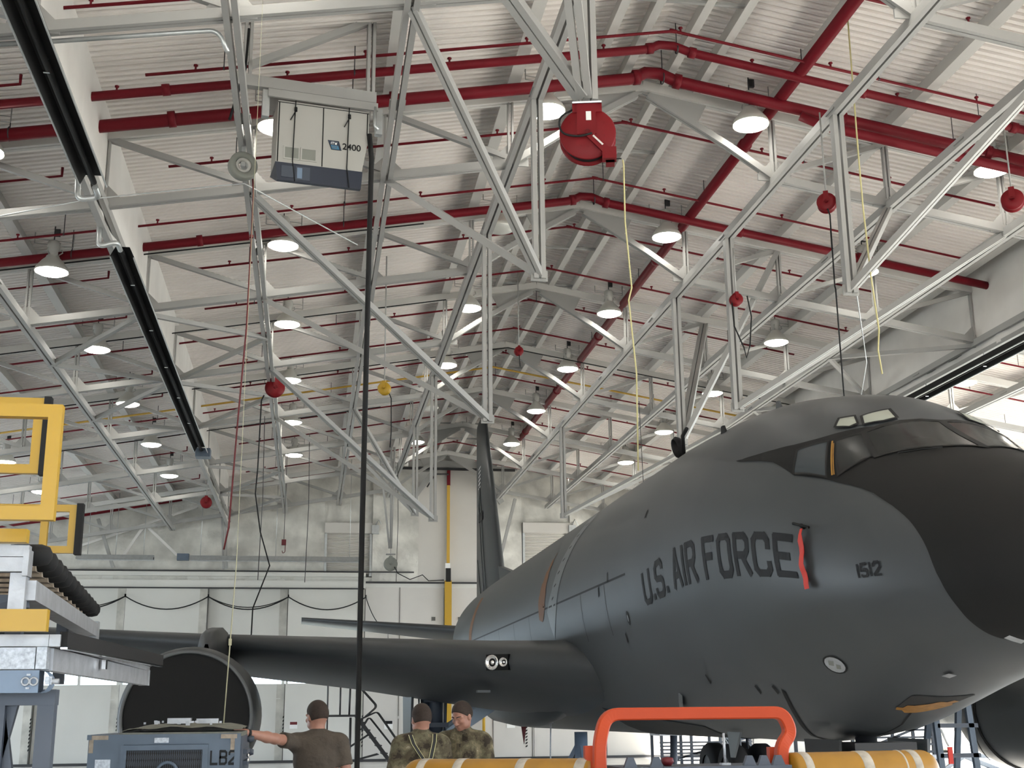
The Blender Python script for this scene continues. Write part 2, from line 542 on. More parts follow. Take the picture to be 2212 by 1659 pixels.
MB().bb((5.40, YW - .4, 7.0), (5.60, YW - .3, 7.55)).build('black_sleeve', 'black', yp, o)
MB().box((5.47, YW - .36, 7.65), (.2, .08, .2)).build('white_bracket', 'white', yp, o)
y2 = thing('guide_pole', 'thin yellow pole behind the main gear brace', 'post', (6.95, YW - .3, 0))
MB().tube([(6.95, YW - .3, 0), (6.95, YW - .3, 3.6)], .06, 8).build('pole', 'yellow', y2, y2.location)
MB().box((6.95, YW - .3, .03), (.3, .3, .06)).build('base_plate', 'yellow', y2, y2.location)

# header band with tracks
hh = MB()
hh.bb((-26, YW - .25, 6.72), (2.15, YW + .1, 7.02)); hh.bb((-26, YW - .1, 7.02), (27, YW + .1, 7.18)); hh.bb((-26, YW - .3, 7.18), (2.15, YW + .1, 7.34)); hh.bb((2.15, YW - .12, 6.78), (27, YW + .1, 7.02))
struct(hh.build('trim_3', 'door'))
tr = MB()
tr.bb((-26, YW - .3, 6.68), (2.1, YW - .2, 6.73)); tr.bb((-26, YW - .28, 7.36), (4.1, YW - .2, 7.41)); tr.bb((2.15, YW - .3, 6.93), (8, YW - .2, 7.0))
struct(tr.build('trim_4', 'blackmetal'))

# sliding door leaves
edges = [-26, -22.9, -19.76, -16.62, -13.49, -10.36, -7.22, -4.04, -.91, 2.17]
for i, (a, b) in enumerate(zip(edges[:-1], edges[1:])):
    yy = YW - .05 + (.22 if i % 2 else 0)
    d = MB()
    d.bb((a, yy, 0.04), (b - .03, yy + .12, 3.0)); d.bb((a, yy, 3.95), (b - .03, yy + .12, 6.75))
    d.bb((a, yy, 3.0), (a + .1, yy + .12, 3.95)); d.bb((b - .16, yy, 3.0), (b - .03, yy + .12, 3.95)); d.bb(((a + b) / 2 - .05, yy, 3.0), ((a + b) / 2 + .05, yy + .12, 3.95))
    d.bb((a, yy - .012, 2.42), (b - .03, yy, 2.45))
    leaf = struct(d.build('door_%d' % (i + 2), 'door'))
    # rounded closing edge
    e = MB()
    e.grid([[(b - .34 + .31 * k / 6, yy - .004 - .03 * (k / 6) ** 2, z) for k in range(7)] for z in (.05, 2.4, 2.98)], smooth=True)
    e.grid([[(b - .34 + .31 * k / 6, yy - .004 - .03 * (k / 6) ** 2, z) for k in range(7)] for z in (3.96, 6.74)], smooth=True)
    e.build('edge_shade_strip', 'dooredge', leaf)
    MB().bb((b - .035, yy - .05, .05), (b, yy + .1, 3.0)).build('edge_seal', 'doorgap', leaf)
    MB().bb((b - .035, yy - .05, 3.95), (b, yy + .1, 6.7)).build('edge_seal', 'doorgap', leaf)
    MB().bb((a + .1, yy + .05, 3.0), (b - .16, yy + .06, 3.95)).build('window_pane', 'glass', leaf)
    hz = MB()
    for k in range(9):
        z = .55 + k * .14
        hz.add([(b - .06, yy - .055, z), (b - .0, yy - .055, z + .05), (b - .0, yy - .055, z + .12), (b - .06, yy - .055, z + .07)], [(0, 1, 2, 3)])
    hz.build('hazard_stripe', 'black', leaf)
    sg = MB().bb((a + .22, yy - .012, 1.28), (a + .52, yy - .002, 1.55))
    s_ = sg.build('door_sign', 'white', leaf)
    MB().bb((a + .23, yy - .016, 1.43), (a + .51, yy - .012, 1.54)).build('red_band', 'redcap', s_)



dr = MB()
dr.bb((2.17, YW - .1, .04), (5.34, YW + .06, 6.8)); dr.bb((5.66, YW - .1, .04), (9.0, YW + .06, 6.8)); dr.bb((9.03, YW - .05, .04), (27, YW + .1, 7.0))
dr.bb((2.17, YW - .13, 1.62), (9, YW - .1, 1.72)); dr.bb((2.17, YW - .13, 4.55), (9, YW - .1, 4.7))
dsd = struct(dr.build('door_12', 'wallpanel'))
for xx in (3.55, 7.35, 8.95, 12.0, 15.1, 18.2):
    MB().bb((xx - .012, YW - .125, .05), (xx + .012, YW - .11 + .03, 6.78)).build('seam_strip', 'doorgap', dsd)
for xx in (4.93, 6.0):
    MB().bb((xx - .07, YW - .14, 5.45), (xx + .07, YW - .1, 5.6)).build('square_port', 'doorgap', dsd)
for xx in (7.9, 3.0):
    s_ = MB().bb((xx, YW - .125, 1.22), (xx + .34, YW - .105, 1.55)).build('door_sign', 'white', dsd)
    MB().bb((xx + .02, YW - .13, 1.42), (xx + .32, YW - .125, 1.54)).build('dark_band', 'letter', s_)
hz = MB()
for k in range(9):
    z = .45 + k * .12
    hz.add([(8.66, YW - .13, z), (8.74, YW - .13, z + .05), (8.74, YW - .13, z + .11), (8.66, YW - .13, z + .06)], [(0, 1, 2, 3)])
hz.build('hazard_stripe', 'black', dsd)
struct(MB().bb((-26, YW - .14, 0), (27, YW - .09, .1)).build('baseboard_back', 'blackmetal'))

# swag cable on the door heads
for i, (a, b) in enumerate(zip(edges[4:-1], edges[5:])):
    m = MB()
    m.tube(catenary((a, YW - .22, 6.37), (b, YW - .22, 6.37), .5), .026, 6)
    if i % 2: m.tube(catenary((a, YW - .25, 6.37), (b, YW - .25, 6.37), .42), .02, 6)
    m.box((a, YW - .2, 6.4), (.05, .12, .12)); m.box((b, YW - .2, 6.4), (.05, .12, .12))
    tag(m.build('festoon_cable', 'black', None, ((a + b) / 2, YW - .2, 6.1)), 'sagging black cable on the %s white door leaf from the tail door' % ORD[4 - i], 'cable', 'cables swagged along the door heads')
m = MB()
m.tube(catenary((2.17, YW - .22, 6.37), (3.05, YW - .16, 5.2), .35) + [Vector((3.08, YW - .16, 5.3)), Vector((3.1, YW - .16, 4.4))], .018, 6)
tag(m.build('drop_cable', 'black', None, (2.6, YW - .2, 5.6)), 'thin black cable drooping onto the plain panel left of the yellow post', 'cable')

# long pipe / heater hung on the wall high at left
for x0, x1, w in ((-9.0, -6.1, 'left'), (-4.75, 1.85, 'right')):
    t = thing('radiant_heater', 'long horizontal grey radiant heater hung before the back wall, the %s' % ('shorter left one' if w == 'left' else 'longer right one'), 'heater', ((x0 + x1) / 2, YW - 1.2, 7.7), 'heaters along the back wall')
    o = t.location
    m = MB()
    m.grid([[(x, YW - 1.2 + dy, 7.72 + dz) for dy, dz in ((-.2, -.05), (-.12, .14), (.12, .14), (.2, -.05))] for x in (x0, x1)], smooth=False)
    m.build('reflector_hood', 'galv', t, o)
    MB().tube([(x0, YW - 1.2, 7.74), (x1, YW - 1.2, 7.74)], .05, 8).build('burner_tube', 'heater', t, o)
    for xx in (x0 + .4, (x0 + x1) / 2, x1 - .4):
        MB().tube([(xx, YW - 1.2, 7.84), (xx, YW - 1.2, zdeck(xx))], .012, 5).build('hanger_rod', 'galv', t, o)
    if w == 'right':
        MB().box((x0 - .25, YW - 1.2, 7.8), (.45, .26, .26)).build('burner_box', 'cart', t, o)

# ---------------------------------------------------------------- trusses
TY = [13.64 + 5.2 * k for k in range(8)]
NX = [2.29, 4.34, 6.48, 8.72, 10.9, 13.1, 15.3, 17.5, 19.7]
def zb(ax): return 10.57 - 0.171 * (ax - 2.29)
def zt(ax): return 12.5 - 0.172 * ax - .36
def make_truss(Y, label):
    t = thing('roof_truss', label, 'roof truss', (XR, Y, 0), 'cross roof trusses')
    o = t.location
    for s, nm in ((-1, 'l'), (1, 'r')):
        b = MB()
        pl = [(0.1, 11.98), (.5, 11.74), (1.46, 11.15), (2.29, 10.57), (19.7, zb(19.7))]
        for (a, z0), (c, z1) in zip(pl[:-1], pl[1:]):
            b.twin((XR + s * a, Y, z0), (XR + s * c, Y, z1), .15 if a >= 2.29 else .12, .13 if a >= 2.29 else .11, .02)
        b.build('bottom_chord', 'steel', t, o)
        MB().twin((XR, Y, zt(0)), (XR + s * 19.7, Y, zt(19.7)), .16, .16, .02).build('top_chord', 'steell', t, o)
        for i, a in enumerate(NX):
            MB().twin((XR + s * a, Y, zb(a)), (XR + s * a, Y, zt(a)), .1, .08, .03).build('web_post', 'steel', t, o)
            gp = MB().prism([(-.3 * s, -.06), (.3 * s, -.06), (.3 * s, .06), (.06 * s, .3), (-.06 * s, .3), (-.3 * s, .06)][::1 if s > 0 else -1], (XR + s * a, Y, zb(a) + .02), (1, 0, 0), (0, 0, 1), .03)
            gp.build('gusset_plate', 'steel', t, o)
            if i:
                p = NX[i - 1]
                MB().bar((XR + s * a, Y, zt(a) - .05), (XR + s * p, Y, zb(p) + .08), .09, .09).build('web_diagonal', 'steel', t, o)
    # curved ridge plate
    rp = MB()
    pts = [(-1.1, 11.95), (-.7, 11.62 + .12), (-.12, 12.02), (.12, 12.02), (.7, 11.62 + .12), (1.1, 11.95)]
    rp.prism([(-1.2, 12.0), (-.95, 11.5), (-.5, 11.82), (0, 12.02), (.5, 11.82), (.95, 11.5), (1.2, 12.0), (0, 12.25)], (XR, Y, 0), (1, 0, 0), (0, 0, 1), .03)
    rp.build('ridge_plate', 'steel', t, o)
    return t
for k, Y in enumerate(TY):
    lab = '%s white cross truss from the camera, spanning under the roof' % ORD[k].capitalize()
    if k == 0: tr0 = make_truss(Y, lab)
    else:
        c = dup(tr0)
        c.location.y = Y
        c['label'] = lab

# lines of struts along the nodes, joining the trusses
ROWN = {-10.9: 'beyond the left draft curtain', -8.72: 'under the left draft curtain', -6.48: 'next right of the left draft curtain', -4.34: 'fourth from the ridge trusses on the left, by the white power unit', -2.29: 'just left of the ridge',
        2.29: 'just right of the ridge', 4.34: 'second right of the ridge', 6.48: 'next left of the right draft curtain', 8.72: 'under the right draft curtain', 10.9: 'beyond the right draft curtain'}
ROWN[-4.34] = 'second left of the ridge, beside the white power unit'
for x in (-10.9, -8.72, -6.48, -4.34, -2.29, 2.29, 4.34, 6.48, 8.72, 10.9):
    m = MB()
    z = zb(abs(x)) - .06
    m.twin((XR + x, 9.5, z), (XR + x, YW - .2, z), .19, .14, .035)
    for k, Y in enumerate(TY):
        if k < 7: m.box((XR + x, Y + 2.6, z), (.23, .3, .02))
    tag(m.build('strut_beam', 'steel', None, (XR + x, 30, z)), 'white double-angle strut running down the hangar, %s' % ROWN[x], 'beam', 'lengthwise struts between the trusses')

# purlins below the deck
PUR = [-13.1, -10.9, -4.34, -2.29, -.95, -.38, .38, .95, 2.29, 4.34, 6.48, 8.3, 10.9, 13.1]
PN = ['outermost left', 'second from the left edge', 'beside the power unit', 'left of the ridge group', 'outer left of the ridge group', 'left of the ridge line', 'right of the ridge line', 'outer right of the ridge group', 'beside the long red main', 'second right of the red main', 'third right of the red main', 'at the right draft curtain', 'second from the right edge', 'outermost right']
for x, nm in zip(PUR, PN):
    w = .07 if abs(x) < 1 else .1
    m = MB()
    z = zdeck(XR + x)
    m.bb((XR + x - .02, 9.5, z - .27), (XR + x + .02, YW - .05, z - .005)); m.bb((XR + x - w, 9.5, z - .29), (XR + x + w, YW - .05, z - .265))
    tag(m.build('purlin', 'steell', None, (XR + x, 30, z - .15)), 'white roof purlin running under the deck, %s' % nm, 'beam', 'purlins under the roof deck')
for k in range(14):
    Y = 16.2 + 2.6 * k
    tag(MB().bar((XR - .95, Y, zdeck(XR) - .33), (XR + .95, Y, zdeck(XR) - .33), .06, .05).build('ridge_tie', 'steel', None, (XR, Y, 12)), 'short white tie across the ridge purlins, %s from the camera' % ORD[k], 'tie', 'ridge ties')

# hanging posts with sloping braces under the struts beside the ridge
def drop(Y, side, zbot, bx, by, label, top=False):
    x = XR + side * 2.29
    zs = 10.5
    t = thing('hanging_post', label, 'hanger', (x, Y, zbot), 'posts hanging below the struts')
    o = t.location
    MB().twin((x, Y, zbot), (x, Y, zs), .17, .14, .035, (0, 1, 0)).build('post', 'steel', t, o)
    for yy in by:
        a = XR + side * bx
        MB().twin((x, Y, zbot + .06), (a, yy, zt(bx) - .1 if top else zb(bx) - .06), .2 if top else .13, .1, .02).build('brace', 'steel', t, o)
    MB().box((x, Y, zbot + .05), (.24, .03, .16)).build('foot_plate', 'steel', t, o)
    return t
drop(16.4, -1, 7.68, 4.34, (TY[0], TY[1]), 'nearer white hanging post left of the ridge, behind the big red hose reel')
drop(16.25, 1, 7.62, 4.34, (TY[0], TY[1]), 'nearer white hanging post right of the ridge, beside the orange cord reel')
drop(21.75, -1, 6.85, 6.48, (TY[1], TY[2]), 'middle white hanging post left of the ridge, reaching down to the tail fin tip')
drop(21.35, 1, 7.1, 6.48, (TY[1], TY[2]), 'middle white hanging post right of the ridge, behind the red and black reel')
drop(37.9, -1, 7.65, 4.34, (TY[4], TY[5]), 'far white hanging post left of the ridge, left of the tail slot')
drop(37.6, 1, 7.6, 6.48, (TY[4], TY[5]), 'far white hanging post right of the ridge, above the aircraft fuselage')
drop(32.0, -1, 6.6, 6.48, (TY[3], TY[4]), 'fourth white hanging post left of the ridge, above the grey hose reel')
drop(24.9, 1, 7.2, 4.34, (TY[2], TY[3]), 'white hanging post with two thick braces meeting behind the fuselage crown fixture', True)
# post carrying the big reel
t = thing('hanging_post', 'nearest white hanging post, carrying the big red hose reel', 'hanger', (3.05, 13, 8.7), 'posts hanging below the struts')
o = t.location
MB().twin((3.05, 13.02, 8.7), (3.05, 13.02, 10.5), .17, .14, .03, (0, 1, 0)).build('post', 'steel', t, o)
MB().twin((2.97, 12.98, 8.74), (2.1, 10.2, 10.15), .19, .1, .02).build('brace', 'steel', t, o)
MB().twin((2.94, 12.98, 8.74), (.97, 11.2, 10.1), .19, .1, .02).build('brace', 'steel', t, o)
# horizontal bracing in the bottom plane
def brace(p, q, label):
    tag(MB().bar(p, q, .09, .09).build('sway_brace', 'steel', None, [(a + b) / 2 for a, b in zip(p, q)]), label, 'brace', 'horizontal sway braces')
for k in (2, 3, 5, 6):
    for sd, nm in ((-1, 'left'), (1, 'right')):
        zc, zi, zo = zb(8.72) - .1, zb(6.48) - .1, zb(10.9) - .1
        ym = TY[k] + 2.6
        for tgt, zz, w in ((6.48, zi, 'inside'), (10.9, zo, 'outside')):
            if w == 'outside' and (sd > 0 or k > 3): continue
            if k + 1 > 7: continue
            brace((XR + sd * 8.72, TY[k], zc), (XR + sd * tgt, ym, zz), 'white sway brace at bay %s, near half, %s the %s draft curtain' % (ORD[k], w, nm))
            brace((XR + sd * 8.72, TY[k + 1], zc), (XR + sd * tgt, ym, zz), 'white sway brace at bay %s, far half, %s the %s draft curtain' % (ORD[k], w, nm))

# draft curtains
for sd, nm in ((-1, 'left'), (1, 'right')):
    x = XR + sd * 8.72
    t = thing('draft_curtain', 'long white draft curtain hanging from the roof at the %s' % nm, 'draft curtain', (x, 30, 9.2))
    o = t.location
    m = MB()
    rows = []
    ny = 220
    for i in range(ny + 1):
        Y = 9 + (YW - .1 - 9) * i / ny
        d = .035 * math.sin(Y * 5.1) * (1 if i % 2 else .3) + .03 * math.sin(Y * 1.3)
        rows.append([(x + d * (1 - j / 4) * 1.0, Y, 9.15 + (zdeck(x) - 9.15) * j / 4) for j in range(5)])
    m.grid(rows)
    m.build('panel', 'curtain', t, o)
    MB().bb((x - .05, 9, 9.1), (x + .05, YW - .1, 9.2)).build('bottom_rail', 'steel', t, o)
def tube_heater(x, y0, y1, label, z=8.82, w=.36):
    t = thing('tube_heater', label, 'heater', (x, (y0 + y1) / 2, z), 'black tube heaters below the draft curtains')
    o = t.location
    m = MB()
    for s in (1,):
        m.grid([[(x + dx, Y, z + dz) for dx, dz in ((-w / 2, 0), (-w * .3, .16), (w * .3, .16), (w / 2, 0))] for Y in (y0, y1)], smooth=False)
        m.grid([[(x + dx, Y, z + dz + .012) for dx, dz in ((-w / 2 - .01, 0), (-w * .3, .17), (w * .3, .17), (w / 2 + .01, 0))] for Y in (y0, y1)], smooth=False)
    m.build('reflector_hood', 'heater', t, o)
    e = MB()
    for s in (-1, 1): e.bb((x + s * w / 2 - .008, y0, z - .01), (x + s * w / 2 + .008, y1, z + .012))
    e.build('edge_trim', 'galv', t, o)
    MB().tube([(x, y0 - .05, z + .08), (x, y1 + .05, z + .08)], .04, 10).build('burner_tube', 'heater', t, o)
    for k in range(int((y1 - y0) / 2.6)):
        Y = y0 + 1.3 + k * 2.6
        MB().tube([(x, Y, z + .15), (x, Y, 9.15)], .012, 5).build('hanger', 'galv', t, o)
        MB().box((x, Y, z - .005), (.07, .03, .02)).build('clip', 'chrome', t, o)
    return t
tube_heater(-3.14, 9.5, 16.6, 'nearer black tube heater under the left draft curtain')
tube_heater(-3.14, 19.4, 34.8, 'farther black tube heater under the left draft curtain')
tube_heater(14.0, 12.0, 40.0, 'black tube heater under the right draft curtain, behind the cockpit')
for y0, s, nm in ((16.75, 1, 'end of the nearer'), (19.2, -1, 'start of the farther')):
    m = MB()
    m.tube(arc_pts([(-3.14, y0, 8.87), (-3.14, y0 + s * .35, 8.87), (-3.42, y0 + s * .3, 8.8), (-3.44, y0 + s * .3, 9.35)], .1), .042, 8)
    tag(m.build('elbow_duct', 'galv', None, (-3.2, y0, 9)), 'silver elbow duct at the %s tube heater on the left' % nm, 'duct')
MB_bx = MB().box((-3.1, 35.05, 8.85), (.4, .4, .24))
tag(MB_bx.build('burner_box', 'cart', None, (-3.1, 35.05, 8.85)), 'small grey burner box at the far end of the left tube heater', 'box')

# bracing and end posts before the back wall at the left
m = MB()
m.bar((-6.6, 50.9, 9.15), (-7.4, 50.9, 7.8), .12, .1); m.bar((-6.6, 50.9, 9.15), (-5.3, 50.9, 7.95), .1, .1); m.bar((-6.6, 50.9, 9.15), (-4.6, 50.9, 9.9), .09, .09); m.bar((-6.6, 50.9, 9.15), (-9.2, 50.9, 8.2), .09, .09)
tag(m.build('wall_brace', 'curtain', None, (-6.6, 50.9, 9.1)), 'grey inverted-V brace on the insulated wall above the left wall heater', 'brace')
m = MB().twin((-8.35, 50.6, 9.3), (-7.65, 50.6, 7.4), .16, .12, .03)
tag(m.build('end_post', 'steel', None, (-8, 50.6, 8)), 'slanting white end post before the insulated wall left of the inverted-V brace', 'post')
m = MB().twin((-3.62, 50.7, 10.3), (-3.4, 50.7, 7.4), .2, .14, .03)
tag(m.build('end_post', 'steel', None, (-3.5, 50.7, 9)), 'white end post below the far end of the left draft curtain', 'post')
m = MB().twin((8.05, 49.6, 10.2), (7.25, 49.6, 7.15), .14, .12, .03)
tag(m.build('end_post', 'steel', None, (7.6, 49.6, 9)), 'slanting white post just right of the tail fin', 'post')
# ================================================================ FIRE PIPES
def zpipe(x, zpk): return zpk - 0.172 * abs(x - XR)
def cross_pipe(Y, zpk, r, x0, x1, label, group, heads=True, coup=True, dip=0.0):
    t = thing('sprinkler_pipe', label, 'pipe', (XR, Y, zpk), group)
    o = t.location
    m = MB()
    if dip:
        m.tube([(x0, Y, zpipe(x0, zpk)), (XR - .42, Y, zpipe(XR - .42, zpk) - dip * .1), (XR - .3, Y, zpk - .06), (XR - .12, Y, zpk + dip * .25), (XR + .12, Y, zpk + dip * .25), (XR + .4, Y, zpipe(XR + .4, zpk)), (x1, Y, zpipe(x1, zpk))], r, 10)
    else:
        m.tube([(x0, Y, zpipe(x0, zpk)), (XR - .06, Y, zpk - .01), (XR + .06, Y, zpk - .01), (x1, Y, zpipe(x1, zpk))], r, 8)
    m.build('pipe', 'red', t, o)
    if coup:
        xs = [x for x in (-12.6, -8.4, -2.35, 1.05, 5.05, 5.75, 8.6, 11.2, 14.6, 18.2) if x0 < x < x1] if r > .05 else [XR]
        for x in xs:
            s = 1 if x < XR else -1
            MB().lathe([(r, -.06), (r * 1.28, -.055), (r * 1.28, .055), (r, .06)], (x, Y, zpipe(x, zpk)), (1, 0, .172 * s), 12).build('coupling', 'red', t, o)
    if heads:
        x = x0 + .7
        while x < x1:
            z = zpipe(x, zpk)
            h = MB().lathe([(.016, 0), (.016, .05), (.035, .055), (.035, .075), (.012, .08)], (x, Y, z + r * .8), (0, 0, 1), 6)
            h.build('sprinkler_head', 'red', t, o)
            x += 2.45
    x = x0 + 1.1
    while x < x1:
        z = zpipe(x, zpk)
        hm = MB().tube([(x, Y, z + r), (x, Y, zdeck(x))], .008, 4)
        hm.lathe([(r * 1.05, -.012), (r * 1.15, 0), (r * 1.05, .012)], (x, Y, z), (1, 0, 0), 10)
        hm.build('hanger', 'blackmetal', t, o)
        x += 5.1
    return t
cross_pipe(17.3, 12.03, .07, -16, 20, 'upper of the two thick red cross pipes nearest the camera', 'thick red cross pipes', dip=.12)
cross_pipe(18.15, 11.98, .10, -16, 20, 'lower, thickest red cross pipe, passing behind the white power unit', 'thick red cross pipes', heads=False, dip=.2)
cross_pipe(23.35, 12.0, .085, -16, 14.05, 'thick red cross pipe farther back, bent at the ridge below the first two', 'thick red cross pipes', heads=False, dip=.16)
m = MB().tube([(XR + 2.5, 18.05, 11.38), (XR + 2.9, 18.02, 11.2), (20, 18.0, zpipe(20, 11.68))], .085, 10)
tag(m.build('feed_pipe', 'red', None, (14, 18, 10.5)), 'second thick red pipe running beside the lower cross pipe on the right', 'pipe')
BY = [15.0, 16.9, 20.05, 22.5, 25.1, 27.75, 30.15, 32.6, 35.0, 37.5, 40.0, 42.5, 45.0, 47.6, 50.2]
for k, Y in enumerate(BY):
    cross_pipe(Y, 12.08, .024, -2.6 if k % 3 else -16, 13.2 if k % 2 else 12.4, 'thin red sprinkler branch pipe across the roof, %s from the camera' % ORD[k], 'thin red sprinkler branches')
    for x0, x1, nm in ((-16, -4.3, 'left'), (14.6, 21, 'right')):
        if nm == 'left' and not k % 3: continue
        t = thing('sprinkler_pipe', 'thin red sprinkler branch pipe beyond the %s draft curtain, %s from the camera' % (nm, ORD[k]), 'pipe', ((x0 + x1) / 2, Y, 10), 'thin red sprinkler branches outside the curtains')
        MB().tube([(x0, Y, zpipe(x0, 12.1)), (x1, Y, zpipe(x1, 12.1)), ] + ([(x1, Y, zpipe(x1, 12.1) + .15)] if nm == 'left' else []), .024, 8).build('pipe', 'red', t, t.location)
        for x in (x0 + 2.2, x0 + 4.6):
            MB().lathe([(.016, 0), (.016, .05), (.035, .055), (.035, .075), (.012, .08)], (x, Y, zpipe(x, 12.1) + .03), (0, 0, 1), 6).build('sprinkler_head', 'red', t, t.location)
            MB().tube([(x + .5, Y, zpipe(x + .5, 12.1)), (x + .5, Y, zdeck(x + .5))], .008, 4).build('hanger', 'blackmetal', t, t.location)
t = thing('fire_main', 'long red fire main running down the hangar right of the ridge', 'pipe', (7.55, 30, 11.75))
o = t.location
MB().tube([(7.55, 9.5, 11.74), (7.55, 45.2, 11.74)], .1, 12).build('pipe', 'red', t, o)
for k in range(6): MB().lathe([(.1, -.08), (.125, -.07), (.125, .07), (.1, .08)], (7.55, 14 + 6 * k, 11.74), (0, 1, 0), 12).build('coupling', 'red', t, o)
for k in range(14): MB().tube([(7.55, 12 + 2.6 * k, 11.83), (7.55, 12 + 2.6 * k, zdeck(7.55))], .009, 4).build('hanger', 'blackmetal', t, o)
m = MB().tube([(-16, 36.85, zpipe(-16, 12.14)), (XR, 36.85, 12.14), (21, 36.85, zpipe(21, 12.14))], .03, 8)
tag(m.build('gas_pipe', 'yellowpipe', None, (XR, 36.85, 12)), 'yellow gas pipe crossing the roof far back among the red branches', 'pipe')
m = MB().tube([(-13.5, 50.6, 8.75), (-9.6, 50.6, 9.35), (-5.2, 50.6, 10.15)], .09, 8)
tag(m.build('fire_main', 'red', None, (0, 50.6, 10)), 'dark red cross main just before the back wall', 'pipe')
# silver conduits near the left
m = MB().tube(arc_pts([(-3.3, 13.7, 9.35), (-1.32, 13.85, 9.76), (-1.2, 13.9, 9.5)], .2), .03, 8)
m.tube([(-3.3, 13.7, 9.35), (-9, 13.3, 8.3)], .03, 8)
tag(m.build('conduit', 'galv', None, (-2, 13.7, 9.4)), 'silver conduit crossing from the left black heater to the strut', 'conduit')
m = MB().tube([(-6.6, 17.5, 8.1), (-3.35, 17.5, 9.0), (-1.2, 17.9, 9.55), (.6, 20.5, 9.65)], .012, 5)
tag(m.build('cable', 'galv', None, (-2, 17.5, 9)), 'thin slack cable running from the left edge past the black heater', 'cable')
m = MB().tube([(7.7, 16.25, 7.72), (11, 23, 8.6), (14.0, 30, 9.3)], .009, 4)
tag(m.build('cable', 'galv', None, (12, 20, 9)), 'thin cable from the right hanging post to the right draft curtain', 'cable')
for k, (Y, x0, x1) in enumerate(((23.9, -16, 2), (29.1, -16, 3), (34.3, -14, 14), (39.5, -13, 2), (44.7, -12, 2))):
    z = lambda x: zdeck(x) - .62
    m = MB().tube([(x0, Y - .45, z(x0)), (min(XR, x1), Y - .45, z(min(XR, x1)))] + ([(x1, Y - .45, z(x1))] if x1 > XR else []), .016, 5)
    tag(m.build('conduit', 'heater', None, (0, Y - .45, 10)), 'thin dark conduit along the lamp row, %s from the camera' % ORD[k], 'conduit', 'thin dark conduits')

# ================================================================ LAMPS
def make_lamp(lit=True):
    t = thing('high_bay_lamp', 'lamp', 'lamp', (0, 0, 0), 'round high-bay lamps')
    ln = MB().lathe([(.295, .02), (.285, .0), (.24, -.03), (.16, -.052), (.07, -.062), (0, -.064)], n=28)
    ln.build('lens', 'lens' if lit else 'lensoff', t)
    rf = MB().lathe([(.305, .0), (.315, .02), (.28, .09), (.20, .20), (.13, .27), (.115, .31)], n=28)
    rf.lathe([(.295, .01), (.27, .09), (.19, .195), (.12, .265), (0, .27)], n=28)
    rf.build('reflector', 'reflector', t)
    MB().lathe([(.075, .30), (.09, .32), (.09, .42), (.115, .45), (.115, .58), (.09, .61), (0, .61)], n=16).build('ballast_housing', 'ballast', t)
    hk = MB().tube([(0, 0, .6), (0, 0, 1.0)], .012, 6)
    hk.box((.05, 0, .78), (.1, .05, .14))
    hk.build('hook_and_box', 'blackmetal', t)
    gd = MB()
    for a in range(3):
        gd.tube([(.1 * math.cos(a * 2.1), .1 * math.sin(a * 2.1), .33), (.17 * math.cos(a * 2.1), .17 * math.sin(a * 2.1), .38), (.15 * math.cos(a * 2.1), .15 * math.sin(a * 2.1), .44)], .012, 5)
    gd.build('latch', 'ballast', t)
    return t
lamp_on, lamp_off = make_lamp(True), make_lamp(False)
used = {True: False, False: False}
LR = [(-9.2, 9.1, 17.95, 6, 'far left outer row', ()), (-4.99, 9.73, 17.92, 6, 'row left of the left curtain', ()), (-.77, 10.66, 18.44, 6, 'row under the power unit strut', ()), (3.58, 11.23, 18.4, 6, 'row left of the ridge', (1, 4)), (7.1, 11.25, 18.44, 6, 'row by the red main', ()), (11.37, 10.63, 18.34, 6, 'row by the right draft curtain', ()), (16.4, 9.75, 18.4, 6, 'far right outer row', ())]
for x, z, y0, n, nm, off in LR:
    for k in range(n):
        lit = k not in off
        src = lamp_on if lit else lamp_off
        if used[lit]: o = dup(src)
        else: o, used[lit] = src, True
        Y = y0 + 5.2 * k
        o.location = (x, Y, z + .1)
        o['label'] = '%s round high-bay lamp, %s from camera in the %s' % ('glowing' if lit else 'unlit', ORD[k], nm)
        st = MB().tube([(x, Y, z + 1.08), (x, Y, zdeck(x))], .012, 5)
        st.tube([(x - .35, Y, zdeck(x) - .12), (x - .35, Y, zdeck(x) - .24), (x + .35, Y, zdeck(x) - .3), (x + .35, Y, zdeck(x) - .1)], .01, 4)
        st.build('suspension_rod', 'steel', o, (x, Y, z + .1))
# nearer rows overhead, out of frame but lighting the nearer half of the hangar
for x, z, nmx in ((-.77, 10.66, 'left of the ridge pair'), (3.58, 11.23, 'just left of the ridge'), (7.1, 11.25, 'just right of the ridge'), (11.37, 10.63, 'farthest right')):
    for k, Y in enumerate((2.8, 8.0, 13.2)):
        o = dup(lamp_on)
        o.location = (x, Y, z + .1)
        o['label'] = 'glowing round high-bay lamp overhead, %s along row %s' % (ORD[k], nmx)
        MB().tube([(x, Y, z + 1.08), (x, Y, zdeck(x))], .012, 5).build('suspension_rod', 'steel', o, (x, Y, z + .1))

